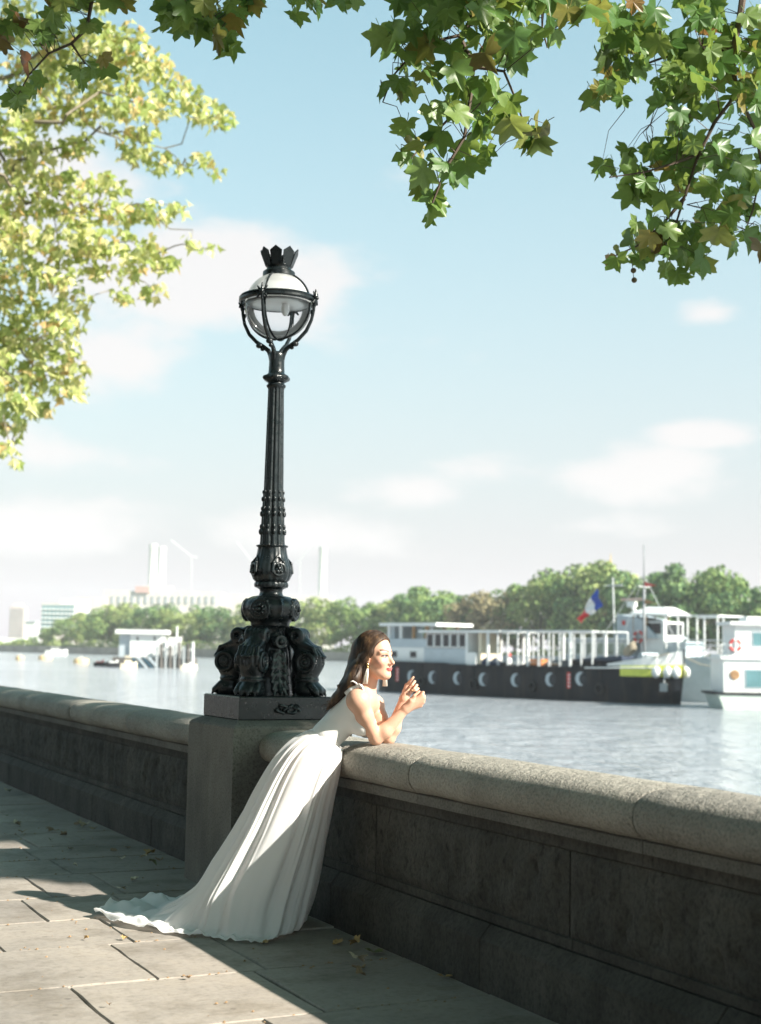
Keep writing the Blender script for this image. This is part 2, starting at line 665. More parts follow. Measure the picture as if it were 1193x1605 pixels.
PLINTH_PROF = [(3.322, -.05), (3.318, .0), (3.318, .222), (3.372, .284), (3.64, .284), (3.64, -.05)]
LOWBAND = [(3.384, .289), (3.384, .329), (3.392, .333), (3.62, .333), (3.62, .289)]
UPBAND = [(3.394, .688), (3.384, .693), (3.384, .746), (3.62, .746), (3.62, .688)]
LEDGE = [(3.336, .751), (3.336, .797), (3.344, .803), (3.65, .803), (3.65, .751)]


def wall_section(root, ya, yb, cope_j, panel_j, plinth_j):
    def pieces(js):
        e = [ya] + sorted(j for j in js if ya + .15 < j < yb - .15) + [yb]
        return list(zip(e[:-1], e[1:]))
    for i, (a, b) in enumerate(pieces(cope_j)):
        extrude_stone(COPE_PROF, a, b, 10, seed=i * 3.1 + ya, amp=.006).build('coping_stone', M_COPE, root, smooth=50)
    for i, (a, b) in enumerate(pieces([j + .02 for j in cope_j])):
        extrude_stone(LEDGE, a, b, 5, seed=i + 40, gap=.002, r=.004).build('ledge_stone', M_PIER, root)
        extrude_stone(UPBAND, a + .0, b, 5, seed=i + 80, gap=.002, r=0).build('upper_band_stone', M_WALL, root)
    for i, (a, b) in enumerate(pieces(panel_j)):
        panel_stone(a, b, i * 7.3 + ya).build('rock_faced_stone', M_ROCK, root, smooth=60)
    for i, (a, b) in enumerate(pieces([j - .04 for j in panel_j])):
        extrude_stone(LOWBAND, a, b, 5, seed=i + 120, gap=.002, r=.003).build('lower_band_stone', M_WALL, root)
    for i, (a, b) in enumerate(pieces(plinth_j)):
        extrude_stone(PLINTH_PROF, a, b, 8, seed=i + 160, gap=.003, r=.004, amp=.004).build('plinth_stone', M_WALL, root)
    c = MB()
    c.box((3.64, (ya + yb) / 2, -.95), (.09, yb - ya, 3.5))
    c.box((3.665, (ya + yb) / 2, -1.9), (.30, yb - ya, 3.4))
    c.build('wall_core', M_WALL, root)


def seq(start, step, n):
    return [start + step * i for i in range(n)]


near_wall = thing('parapet_wall', 'granite parapet with rounded coping that the woman leans on', 'wall', (0, 0, 0))
wall_section(near_wall, -6.0, 8.31, seq(6.32, -1.83, 8), seq(6.92, -1.83, 8), seq(7.31, -1.62, 9))
far_wall = thing('parapet_wall', 'shaded granite parapet running away to the left of the lamp pier', 'wall', (0, 0, 0))
wall_section(far_wall, 9.15, 40.0, seq(11.2, 1.83, 15), seq(11.95, 1.83, 15), seq(10.6, 1.7, 17))

# --- pier under the lamp
pier = thing('lamp_pier', 'square granite pier that carries the black lamp post', 'pier', (3.5, 8.73, 0))
b = MB()
hx, hy = .40, .42
prof = [(0, 1.0, -.02), (0, 1.0, .9), (0, 1.0, 1.012)]
rows = []
nn = 14
zs = [-.02, .25, .5, .75, .95, 1.008, 1.022]
ins = [0, 0, 0, 0, 0, .002, .014]
ringpts = []
for (z, i) in zip(zs, ins):
    ring = []
    ax, ay = hx - i, hy - i
    for (p, q) in (((-ax, -ay), (ax, -ay)), ((ax, -ay), (ax, ay)), ((ax, ay), (-ax, ay)), ((-ax, ay), (-ax, -ay))):
        for k in range(nn):
            t = k / nn
            x, y = p[0] + (q[0] - p[0]) * t, p[1] + (q[1] - p[1]) * t
            w = mnoise.noise(Vector((x * 6, y * 6, z * 5))) * .004
            ring.append((x * (1 + w), y * (1 + w), z))
    ringpts.append(ring)
n = len(ringpts[0])
v = [p for r in ringpts for p in r]
f = [(i * n + k, i * n + (k + 1) % n, (i + 1) * n + (k + 1) % n, (i + 1) * n + k) for i in range(len(zs) - 1) for k in range(n)]
f.append(tuple((len(zs) - 1) * n + k for k in range(n)))
b.add(v, f)
b.build('shaft', M_PIER, pier, smooth=30)
b = MB()
b.add([(-.386, -.406, 1.0225), (.386, -.406, 1.0225), (.386, .406, 1.0225), (-.386, .406, 1.0225),
       (-.335, -.335, 1.052), (.335, -.335, 1.052), (.335, .335, 1.052), (-.335, .335, 1.052)],
      [(0, 1, 5, 4), (1, 2, 6, 5), (2, 3, 7, 6), (3, 0, 4, 7), (4, 5, 6, 7)])
b.build('weathered_cap', M_PIER, pier)
b = MB()
b.box((0.05, 0, -1.9), (.72, .80, 3.7))
b.build('footing', M_WALL, pier)
# a thin conduit up the wall beside the pier
b = MB()
b.tube([(-.225, .475, .0), (-.225, .475, .20), (-.20, .47, .25), (-.16, .462, .29)], .012, 8)
b.tube([(-.226, .475, .23), (-.226, .475, .26)], .019, 8)
b.build('conduit_pipe', plain('grey_pipe', (.12, .12, .11), .5), pier, smooth=40)
# ================================================================== a small implicit-surface kit (smooth unions, then surface nets)
class Field:
    def __init__(self, lo, hi, h):
        self.lo = np.array(lo, np.float32)
        self.h = h
        self.n = (np.ceil((np.array(hi) - np.array(lo)) / h).astype(int) + 1)
        self.f = np.full(self.n, 1.0, np.float32)

    def _box(self, lo, hi):
        a = np.clip(np.floor((np.array(lo) - self.lo) / self.h).astype(int), 0, self.n - 1)
        b = np.clip(np.ceil((np.array(hi) - self.lo) / self.h).astype(int) + 1, 1, self.n)
        sl = tuple(slice(int(i), int(j)) for i, j in zip(a, b))
        g = np.meshgrid(*[self.lo[k] + self.h * np.arange(a[k], b[k], dtype=np.float32) for k in range(3)], indexing='ij')
        return sl, np.stack(g, -1)

    def put(self, fn, lo, hi, k=0.01, sub=False):
        m = k + 3 * self.h
        sl, p = self._box(np.array(lo) - m, np.array(hi) + m)
        if p.size == 0:
            return
        d = fn(p).astype(np.float32)
        a = self.f[sl]
        if sub:
            d = -d
            w = np.maximum(k - np.abs(a - d), 0) / max(k, 1e-6)
            self.f[sl] = np.maximum(a, d) + w * w * k * .25
        else:
            w = np.maximum(k - np.abs(a - d), 0) / max(k, 1e-6)
            self.f[sl] = np.minimum(a, d) - w * w * k * .25

    def cap(self, a, b, r1, r2=None, k=0.01, sub=False):
        a, b = np.array(a, np.float32), np.array(b, np.float32)
        r2 = r1 if r2 is None else r2
        ab = b - a
        L = float(ab @ ab) + 1e-12

        def fn(p):
            t = np.clip(((p - a) @ ab) / L, 0, 1)
            q = p - a - t[..., None] * ab
            return np.sqrt((q * q).sum(-1)) - (r1 + t * (r2 - r1))
        R = max(r1, r2)
        self.put(fn, np.minimum(a, b) - R, np.maximum(a, b) + R, k, sub)
        return self

    def chain(self, pts, rs, k=0.01):
        for i in range(len(pts) - 1):
            self.cap(pts[i], pts[i + 1], rs[i], rs[i + 1], k)
        return self

    def ell(self, c, r, k=0.01, frame=None, sub=False):
        c, r = np.array(c, np.float32), np.array(r, np.float32)
        Fm = np.eye(3, dtype=np.float32) if frame is None else np.array(frame, np.float32)

        def fn(p):
            q = (p - c) @ Fm.T
            k0 = np.sqrt(((q / r) ** 2).sum(-1)) + 1e-9
            k1 = np.sqrt(((q / (r * r)) ** 2).sum(-1)) + 1e-9
            return k0 * (k0 - 1.0) / k1
        R = float(r.max())
        self.put(fn, c - R, c + R, k, sub)
        return self

    def torus(self, c, axis, R, r, k=0.005):
        c = np.array(c, np.float32)
        ax = np.array(axis, np.float32) / np.linalg.norm(axis)

        def fn(p):
            q = p - c
            h = q @ ax
            rad = np.sqrt(np.maximum((q * q).sum(-1) - h * h, 0))
            return np.sqrt((rad - R) ** 2 + h * h) - r
        self.put(fn, c - R - r, c + R + r, k)
        return self

    def mesh_data(self, iso=0.0):
        f = self.f - iso
        ins = f < 0
        nx, ny, nz_ = f.shape
        c = np.zeros((nx - 1, ny - 1, nz_ - 1), np.int8)
        offs = [(i, j, k) for i in (0, 1) for j in (0, 1) for k in (0, 1)]
        for (i, j, k) in offs:
            c += ins[i:nx - 1 + i, j:ny - 1 + j, k:nz_ - 1 + k]
        act = (c > 0) & (c < 8)
        idx = np.argwhere(act)
        vid = np.full(act.shape, -1, np.int32)
        vid[act] = np.arange(len(idx))
        vals = {o: f[idx[:, 0] + o[0], idx[:, 1] + o[1], idx[:, 2] + o[2]] for o in offs}
        acc = np.zeros((len(idx), 3), np.float32)
        cnt = np.zeros(len(idx), np.float32)
        for o in offs:
            for ax in range(3):
                if o[ax]:
                    continue
                o2 = list(o); o2[ax] = 1; o2 = tuple(o2)
                a, b = vals[o], vals[o2]
                cr = (a < 0) != (b < 0)
                t = np.where(cr, a / np.where(cr, a - b, 1), 0)
                pt = np.tile(np.array(o, np.float32), (len(idx), 1))
                pt[:, ax] = t
                acc += pt * cr[:, None]
                cnt += cr
        V = self.lo + self.h * (idx + acc / cnt[:, None])
        Q = []
        for ax in range(3):
            o1, o2 = [(1, 2), (2, 0), (0, 1)][ax]
            sl0 = [slice(None)] * 3; sl1 = [slice(None)] * 3
            sl0[ax] = slice(0, -1); sl1[ax] = slice(1, None)
            a, b = ins[tuple(sl0)], ins[tuple(sl1)]
            for sign in (True, False):
                e = np.argwhere((a != b) & (a == sign))
                e = e[(e[:, o1] > 0) & (e[:, o2] > 0) & (e[:, o1] < vid.shape[o1]) & (e[:, o2] < vid.shape[o2])]
                def vv(d1, d2):
                    q = e.copy(); q[:, o1] -= d1; q[:, o2] -= d2
                    return vid[q[:, 0], q[:, 1], q[:, 2]]
                q = np.stack([vv(1, 1), vv(0, 1), vv(0, 0), vv(1, 0)], 1)
                Q.append(q if sign else q[:, ::-1])
        return V, np.concatenate(Q)

    def build(self, name, mat, parent=None, keep=None, iso=0.0, smooth_it=0, shift=(0, 0, 0)):
        V, Q = self.mesh_data(iso)
        if keep is not None:
            m = keep(V)
            ok = m[Q].all(1)
            Q = Q[ok]
            used = np.zeros(len(V), bool)
            used[Q.ravel()] = True
            remap = np.cumsum(used) - 1
            V, Q = V[used], remap[Q]
        for _ in range(smooth_it):
            acc = np.zeros_like(V); cnt = np.zeros(len(V), np.float32)
            for a, b in ((0, 1), (1, 2), (2, 3), (3, 0)):
                np.add.at(acc, Q[:, a], V[Q[:, b]]); np.add.at(cnt, Q[:, a], 1)
                np.add.at(acc, Q[:, b], V[Q[:, a]]); np.add.at(cnt, Q[:, b], 1)
            V = V * .4 + .6 * acc / np.maximum(cnt, 1)[:, None]
        me = np_mesh(name, V + np.array(shift, np.float32), Q)
        return link_mesh(name, me, mat, parent), V


def np_mesh(name, V, Q, smooth=True):
    me = bpy.data.meshes.new(name)
    k = Q.shape[1]
    me.vertices.add(len(V))
    me.vertices.foreach_set('co', np.asarray(V, np.float32).ravel())
    me.loops.add(Q.size)
    me.loops.foreach_set('vertex_index', Q.astype(np.int32).ravel())
    me.polygons.add(len(Q))
    me.polygons.foreach_set('loop_start', np.arange(0, Q.size, k, dtype=np.int32))
    me.polygons.foreach_set('loop_total', np.full(len(Q), k, np.int32))
    if smooth:
        me.polygons.foreach_set('use_smooth', np.ones(len(Q), bool))
    me.update(calc_edges=True)
    me.validate()
    return me


# ================================================================== the lamp post
LX, LY = 3.50, 8.75
M_IRON, _nt, _bs = new_mat('black_iron_paint')
_c = ramp(_nt, noise_node(_nt, 14, 4), [(0.35, (0.005, 0.008, 0.009)), (0.7, (0.012, 0.017, 0.019))])
_nt.links.new(_c, _bs.inputs['Base Color'])
_nt.links.new(ramp(_nt, noise_node(_nt, 30, 4), [(0.3, (.20,) * 3), (0.75, (.48,) * 3)]), _bs.inputs['Roughness'])
bump(_nt, _bs, noise_node(_nt, 70, 3), .25, .003)
_bs.inputs['Coat Weight'].default_value = 0.12
_bs.inputs['Specular IOR Level'].default_value = 0.36
_bs.inputs['Coat Roughness'].default_value = 0.12

lamp = thing('lamp_post', 'ornate black cast iron lamp post with round glass lantern on lion paws', 'lamp post', (LX, LY, 0))


def zl(y):
    return z_at(LX, LY, y)


Z0 = 1.052
ZP = 1.197
b = MB()
b.box((0, 0, (Z0 + ZP) / 2), (.652, .652, ZP - Z0), bev=.006)
plinth_o = b.build('iron_plinth', M_IRON, lamp)
# ribbon knot in relief on the plinth
b = MB()
for s in (1, -1):
    pts = []
    for i in range(41):
        t = -1 + 2 * i / 40
        pts.append((.075 * t + .012 * math.sin(t * 9) * s, -.334 - .006 * math.cos(t * 7) * s, (Z0 + ZP) / 2 - .004 + s * .026 * math.sin(t * 3.6 + .4) * (1 - .25 * abs(t))))
    b.tube(pts, [.008 + .004 * math.sin(i * .5) ** 2 for i in range(41)], 7)
for s in (1, -1):
    b.tube([(s * .062 + .016 * math.cos(w) * s, -.333, (Z0 + ZP) / 2 + .014 * math.sin(w) + s * .01) for w in np.linspace(0, 5.2, 14)], .006, 6)
b.build('ribbon_knot', M_IRON, plinth_o, smooth=60)
b = MB()
b.box((0, -.3295, ZP - .036), (.13, .009, .008))
b.build('knot_rail', M_IRON, plinth_o)

# lion leg, modelled once (outwards along +x), shared by four corners
F = Field((.06, -.13, -.012), (.43, .13, .46), .0045)
F.ell((.285, 0, .035), (.095, .082, .060), k=.02)
for i, t in enumerate((-.058, -.020, .020, .058)):
    F.cap((.315, t, .062), (.372 - abs(t) * .35, t * 1.12, .030), .026, .022, k=.006)
    F.cap((.386 - abs(t) * .35, t * 1.12, .022), (.394 - abs(t) * .35, t * 1.12, .004), .009, .005, k=.004)
F.cap((.265, 0, .06), (.262, 0, .14), .068, .07, k=.03)
F.torus((.262, 0, .105), (0, 0, 1), .072, .010, k=.008)
F.ell((.268, 0, .215), (.108, .088, .108), k=.03)
for s in (-1, 1):
    F.torus((.285, s * .082, .215), (0, 1, 0), .056, .013, k=.008)
    F.torus((.285, s * .088, .215), (0, 1, 0), .026, .009, k=.006)
    F.ell((.285, s * .090, .215), (.016, .012, .016), k=.006)
F.ell((.380, 0, .250), (.016, .030, .013), k=.008)
for t in (-.06, -.03, 0, .03, .06):
    pts = [(.372 - abs(t) * .4, t, .20), (.368 - abs(t) * .3, t * 1.05, .255), (.325, t, .305), (.25, t * .9, .335)]
    F.chain(pts, [.010, .013, .014, .012], k=.007)
F.chain([(.25, 0, .30), (.21, 0, .345), (.15, 0, .40)], [.06, .055, .05], k=.03)
for t in (-.055, -.028, 0, .028, .055):
    F.torus((.205, t, .385), (0, 1, 0), .034, .019, k=.008)
for s in (-1, 1):
    F.torus((.205, s * .066, .385), (0, 1, 0), .026, .010, k=.006)
V, Q = F.mesh_data()
V[:, 2] += ZP + .0
leg_me = np_mesh('lion_leg', V, Q)
leg_me.materials.append(M_IRON)
for k in range(4):
    o = link_mesh('lion_leg', leg_me, None, lamp)
    o.rotation_euler = (0, 0, math.radians(45 + 90 * k))

# acanthus leaf and boss between the legs, one on each side
F = Field((.05, -.10, -.01), (.24, .10, .43), .0045)
F.chain([(.13, 0, .30), (.150, 0, .20), (.165, 0, .10), (.195, 0, .035), (.215, 0, .02)], [.016, .018, .018, .016, .012], k=.01)
for i, z in enumerate((.28, .235, .19, .145, .10, .06)):
    w = .062 - abs(i - 2.4) * .007
    for s in (-1, 1):
        F.chain([(.140 + i * .006, 0, z), (.150 + i * .006, s * w * .6, z - .018), (.165 + i * .007, s * w, z - .058)], [.015, .016, .009], k=.009)
F.ell((.165, 0, .345), (.035, .062, .042), k=.012)
F.torus((.190, 0, .345), (1, 0, 0), .036, .008, k=.006)
F.ell((.196, 0, .345), (.020, .020, .020), k=.005)
F.ell((.10, 0, .2), (.05, .095, .21), k=.03)
V, Q = F.mesh_data()
V[:, 2] += ZP
ac_me = np_mesh('acanthus_panel', V, Q)
ac_me.materials.append(M_IRON)
for k in range(4):
    o = link_mesh('acanthus_panel', ac_me, None, lamp)
    o.rotation_euler = (0, 0, math.radians(90 * k))

# turned members
def turned(name, prof_px, seg=48, mod=None, sm=45):
    b = MB()
    b.lathe([(hw / 240.0, zl(y)) for (y, hw) in prof_px], seg, (0, 0, 0), mod)
    return b.build(name, M_IRON, lamp, smooth=sm)


turned('core', [(1089, 38), (1050, 34), (1010, 28), (1000, 26)])
turned('leafy_neck', [(1006, 27), (998, 25), (990, 24), (984, 26), (980, 29)], 60, lambda i, w, r, z: r * (1 + .06 * math.cos(w * 12)))
drum = turned('drum', [(984, 25), (981, 30), (979, 30.5), (976, 31), (972, 36), (966, 41), (958, 44.5), (951, 45), (945, 43.5), (940, 39), (937, 33), (935.5, 30), (934, 22)], 72,
              lambda i, w, r, z: r * (1 + (.035 * math.cos(w * 24) if (abs(math.sin(2 * w)) < .42 and 2 < i < 11) else 0)))
F = Field((.12, -.09, -.09), (.225, .09, .09), .0035)
F.torus((.172, 0, 0), (1, 0, 0), .060, .012, k=.004)
F.torus((.180, 0, 0), (1, 0, 0), .042, .008, k=.004)
for k in range(8):
    w = k * math.pi / 4
    F.ell((.188, .027 * math.cos(w), .027 * math.sin(w)), (.012, .011, .011), k=.004)
F.ell((.196, 0, 0), (.018, .014, .014), k=.004)
F.ell((.150, 0, 0), (.035, .058, .058), k=.006)
for k in range(14):
    w = k * 2 * math.pi / 14
    F.ell((.165, .076 * math.cos(w), .070 * math.sin(w)), (.012, .008, .008), k=.003)
V, Q = F.mesh_data()
V[:, 2] += zl(956)
ro_me = np_mesh('rosette', V, Q)
ro_me.materials.append(M_IRON)
for k in range(4):
    o = link_mesh('rosette', ro_me, None, drum)
    o.rotation_euler = (0, 0, math.radians(45 + 90 * k))
turned('waist', [(936, 22), (932, 18.5), (928, 17.5), (924, 18.5), (922, 22)])
bead = turned('beaded_ring', [(922, 22), (920.5, 25), (917, 26), (913.5, 25), (912, 23)], 96, lambda i, w, r, z: r * (1 + (.045 * abs(math.cos(w * 9)) if 0 < i < 4 else 0)))
prof = [(912.5, 24), (909, 27.5), (903, 30), (896, 31), (890, 30.5), (883, 28), (876, 25), (868, 23), (861, 22), (858.5, 22.5), (857, 25), (855.5, 25.5), (854, 21)]


def leafmod(i, w, r, z):
    if i >= 9:
        return r * (1 + .03 * math.cos(6 * w))
    return r * (1 + .055 * abs(math.cos(3 * (w - math.radians(45)))) ** .5 - .03 + .012 * math.cos(18 * w))


turned('leaf_bulb', prof, 120, leafmod)
# cartouches on the bulb
F = Field((.07, -.06, -.10), (.16, .06, .09), .0035)
F.torus((.125, 0, -.015), (1, 0, 0), .040, .008, k=.006)
F.ell((.120, 0, -.02), (.018, .03, .036), k=.004)
for (y, z) in ((-.012, -.03), (.014, -.032), (0, -.01), (-.01, .008), (.01, .006)):
    F.ell((.137, y, z), (.010, .009, .011), k=.004)
F.chain([(.128, -.045, -.03), (.122, -.035, .03), (.100, 0, .075)], [.009, .009, .006], k=.005)
F.chain([(.128, .045, -.03), (.122, .035, .03), (.100, 0, .075)], [.009, .009, .006], k=.005)
V, Q = F.mesh_data()
V[:, 2] += zl(890)
ca_me = np_mesh('cartouche', V, Q)
ca_me.materials.append(M_IRON)
for k in range(4):
    o = link_mesh('cartouche', ca_me, None, lamp)
    o.rotation_euler = (0, 0, math.radians(90 * k))


def flute(i, w, r, z):
    return r * (1 - .11 * (0.5 + 0.5 * math.cos(12 * w)) ** 2)


turned('leafy_sheath', [(855, 20), (848, 19.4), (836, 19), (815, 18.2), (800, 17.7), (785, 17), (770, 16.3)], 144, flute)
tip = MB()
tip.ball((0, 0, 0), (1, 1, 1.7), 8, 6)
tip_me = tip.mesh('leaf_tip', True)
tip_me.materials.append(M_IRON)
for (yy, rr, bs_) in ((834, .080, .0125), (826, .077, .010), (806, .076, .0115), (798, .073, .009), (783, .070, .010), (772, .067, .008)):
    for k in range(12):
        w = 2 * math.pi * (k + .5) / 12
        o = link_mesh('leaf_tip', tip_me, None, lamp)
        o.location = (rr * math.cos(w), rr * math.sin(w), zl(yy))
        o.scale = (bs_,) * 3
turned('fluted_shaft', [(770, 15.6), (740, 15.1), (700, 14.3), (660, 13.6), (625, 12.9), (612, 12.7), (609, 13)], 144, flute)
turned('collar', [(609, 13), (607, 15), (604.5, 15.5), (603, 13.5), (600.5, 13), (598, 17), (595.5, 20.5), (592.5, 21.5), (590, 20), (588, 16), (585, 13), (580, 12.6),
                  (570, 12.2), (561, 12.4), (556, 13.2), (553, 11), (551, 6)], 48, lambda i, w, r, z: r * (1 + (.08 * math.cos(6 * w) if 6 <= i <= 8 else 0)))

# lantern
GZ = zl(480)
GR = .222
m, nt, bs = new_mat('opal_glass')
bs.inputs['Base Color'].default_value = (.80, .81, .80, 1)
bs.inputs['Roughness'].default_value = .10
tr = nd(nt, 'ShaderNodeBsdfTransparent'); tr.inputs[0].default_value = (.96, .97, .97, 1)
tl_ = nd(nt, 'ShaderNodeBsdfTranslucent'); tl_.inputs[0].default_value = (.85, .86, .85, 1)
mx = nd(nt, 'ShaderNodeMixShader'); mx.inputs[0].default_value = .5
mx2 = nd(nt, 'ShaderNodeMixShader'); mx2.inputs[0].default_value = .40
nt.links.new(bs.outputs[0], mx.inputs[1]); nt.links.new(tl_.outputs[0], mx.inputs[2])
nt.links.new(mx.outputs[0], mx2.inputs[1]); nt.links.new(tr.outputs[0], mx2.inputs[2])
nt.links.new(mx2.outputs[0], nt.nodes['Material Output'].inputs[0])
M_OPAL = m
m, nt, bs = new_mat('clear_glass')
nt.nodes.remove(bs)
tr = nd(nt, 'ShaderNodeBsdfTransparent'); tr.inputs[0].default_value = (.93, .95, .96, 1)
gl = nd(nt, 'ShaderNodeBsdfGlossy'); gl.inputs['Roughness'].default_value = .03
lw = nd(nt, 'ShaderNodeLayerWeight'); lw.inputs[0].default_value = .25
mx = nd(nt, 'ShaderNodeMixShader')
nt.links.new(lw.outputs['Fresnel'], mx.inputs[0]); nt.links.new(tr.outputs[0], mx.inputs[1]); nt.links.new(gl.outputs[0], mx.inputs[2])
nt.links.new(mx.outputs[0], nt.nodes['Material Output'].inputs[0])
M_CLEAR = m
b = MB()
b.lathe([(GR * math.cos(a), GZ + GR * math.sin(a)) for a in np.linspace(.07, 1.35, 16)], 48, cap=False)
b.build('opal_dome', M_OPAL, lamp, smooth=True)
b = MB()
b.lathe([(max(.002, GR * math.cos(a)), GZ + GR * math.sin(a)) for a in np.linspace(-1.565, .06, 20)], 48, cap=False)
b.build('glass_bowl', M_CLEAR, lamp, smooth=True)
b = MB()
b.lathe([(.205, GZ + .012), (.215, GZ + .02), (.10, GZ + .055), (.04, GZ + .06)], 40)
b.build('reflector', plain('white_enamel', (.75, .75, .73), .35), lamp, smooth=40)
b = MB()
b.ball((.04, -.03, GZ - .02), (.028, .028, .05), 12, 8)
b.build('bulb', plain('frosted_bulb', (.85, .85, .84), .3), lamp, smooth=True)
b = MB()
b.lathe([(.236, GZ + .018), (.252, GZ + .016), (.262, GZ + .026), (.262, GZ + .038), (.254, GZ + .044), (.258, GZ + .052), (.252, GZ + .06), (.236, GZ + .062), (.229, GZ + .056), (.229, GZ + .024), (.236, GZ + .018)], 64, cap=False)
ring_o = b.build('equator_ring', M_IRON, lamp, smooth=40)
F = Field((.235, -.06, -.075), (.30, .06, .075), .003)
F.chain([(.262, 0, -.05), (.27, 0, 0), (.268, 0, .055)], [.010, .013, .006], k=.004)
for s in (-1, 1):
    F.chain([(.264, 0, .0), (.268, s * .022, .018), (.266, s * .034, .036)], [.009, .008, .005], k=.004)
    F.chain([(.262, 0, -.01), (.266, s * .022, -.02), (.264, s * .036, -.036)], [.009, .008, .007], k=.004)
F.ell((.276, 0, 0), (.014, .014, .014), k=.004)
V, Q = F.mesh_data()
V[:, 2] += GZ + .038
cr_me = np_mesh('crest', V, Q)
cr_me.materials.append(M_IRON)
for k in range(4):
    o = link_mesh('crest', cr_me, None, ring_o)
    o.rotation_euler = (0, 0, math.radians(45 + 90 * k))
zt = zl(556)
for k in range(4):
    w = math.radians(45 + 90 * k)
    c, s = math.cos(w), math.sin(w)

    def rp(r, z):
        return (r * c, r * s, z)
    b = MB()
    pr = [(.258, GZ + .02), (.256, GZ - .04), (.240, GZ - .11), (.205, GZ - .18), (.15, GZ - .235), (.10, GZ - .268), (.062, zt + .03), (.044, zt - .005), (.040, zt - .04)]
    b.tube([rp(*p) for p in pr], [.011, .011, .012, .013, .013, .014, .016, .018, .014], 8)
    b.ball(rp(.128, GZ - .262), (.026, .026, .018), 8, 6)
    b.ball(rp(.105, GZ - .285), (.016, .016, .014), 8, 6)
    b.ball(rp(.245, GZ - .055), (.014, .014, .02), 8, 6)
    b.build('cradle_arm', M_IRON, lamp, smooth=50)
    b = MB()
    b.tube([rp((GR + .006) * math.cos(a), GZ + (GR + .006) * math.sin(a)) for a in np.linspace(.22, 1.12, 12)], .0075, 6)
    b.build('dome_rib', M_IRON, lamp, smooth=50)
    b = MB()
    b.tube([rp((GR + .004) * math.cos(a), GZ + (GR + .004) * math.sin(a)) for a in np.linspace(.05, -1.53, 16)], .0075, 6)
    b.build('bowl_rib', M_IRON, lamp, smooth=50)
zc = GZ + .198
b = MB()
b.lathe([(.09, zc), (.108, zc + .001), (.108, zc + .030), (.10, zc + .038), (.086, zc + .044), (.080, zc + .058), (.084, zc + .066), (.088, zc + .074), (.084, zc + .082), (.094, zc + .118), (.088, zc + .118), (.07, zc + .08)], 40)
crown_o = b.build('crown_collar', M_IRON, lamp, smooth=40)
for k in range(8):
    w = 2 * math.pi * k / 8 + .2
    A = np.array([-math.sin(w), math.cos(w), 0])
    R_ = np.array([math.cos(w), math.sin(w), 0])
    Bv = np.array([0, 0, 1.0]) * .94 + R_ * .34
    Cn = np.cross(A, Bv)
    b = MB()
    b.prism([(-.030, 0), (.030, 0), (.036, .05), (.041, .092), (0, .124), (-.041, .092), (-.036, .05)], -.004, .004, (R_ * .084 + np.array([0, 0, zc + .070]), A, Bv, Cn))
    b.build('crown_leaf', M_IRON, crown_o)
# ================================================================== the woman leaning on the parapet
D0 = 7.75
WO = on_z(470, 1450)                                  # her place on the pavement
_RL = np.array([ER, EF, [0, 0, 1.0]])


def H(x, y, dd=0.0):
    """photograph pixel and depth offset -> her own frame (right in the picture, away, up)"""
    return _RL @ (P(x, y, D0 + dd) - WO)


person = thing('person', 'woman in long white gown leaning on the parapet with hands raised', 'person', WO, -YAW)

# --- head frame
TH = math.radians(33)
HF = np.array([math.cos(TH), -math.sin(TH), 0.02]); HF /= np.linalg.norm(HF)
HU = np.array([0.0, 0, 1.0]); HU = HU - HF * (HU @ HF); HU /= np.linalg.norm(HU)
HL = np.cross(HU, HF)
HC0 = H(589, 1028, 0.0)
HFR = np.array([HF, HL, HU])


def hp(f, l, u):
    return HC0 + HF * f + HL * l + HU * u


S_ = np.array([.714, 0, .70])                          # along the spine, towards the head
N_ = np.array([.70, 0, -.714])                         # the front of the torso
LAT = np.array([.20, .98, 0.0])
LAT /= np.linalg.norm(LAT)
S_ -= LAT * (S_ @ LAT); S_ /= np.linalg.norm(S_)
N_ = np.cross(LAT, S_)
if N_[2] > 0:
    N_ = -N_
TFR = np.array([S_, LAT, N_])
RS, LS = H(562, 1098, -.125), H(586, 1106, .165)


def torso(Fd, grow=0.0, bust=True):
    Fd.ell(H(551, 1115, .015), np.array((.135, .135, .088)) + grow, k=.05, frame=TFR)
    Fd.ell(H(515, 1151, .01), np.array((.115, .108, .076)) + grow, k=.06, frame=TFR)
    Fd.ell(H(474, 1188, .0), np.array((.12, .134, .096)) + grow, k=.06, frame=TFR)
    if bust:
        Fd.ell(H(568, 1136, -.055), np.array((.055, .055, .05)) + grow, k=.04, frame=TFR)
        Fd.ell(H(576, 1139, .095), np.array((.055, .055, .05)) + grow, k=.04, frame=TFR)
    a, b = H(560, 1098, -.105), H(582, 1105, .140)
    Fd.cap(a, b, .050 + grow, .050 + grow, k=.05)


Y0 = float(H(550, 1100)[1])
lo = np.array([H(372, 1480)[0], Y0 - .30, -.03])
hi = np.array([H(676, 1000)[0], Y0 + .34, 1.66])
F = Field(lo, hi, .0036)
torso(F)
# neck
F.cap(hp(-.028, 0, -.06), H(571, 1092, .015), .049, .056, k=.03)
F.cap(H(571, 1092, .015), RS, .042, .045, k=.04)
F.cap(H(571, 1092, .015), LS, .042, .045, k=.04)
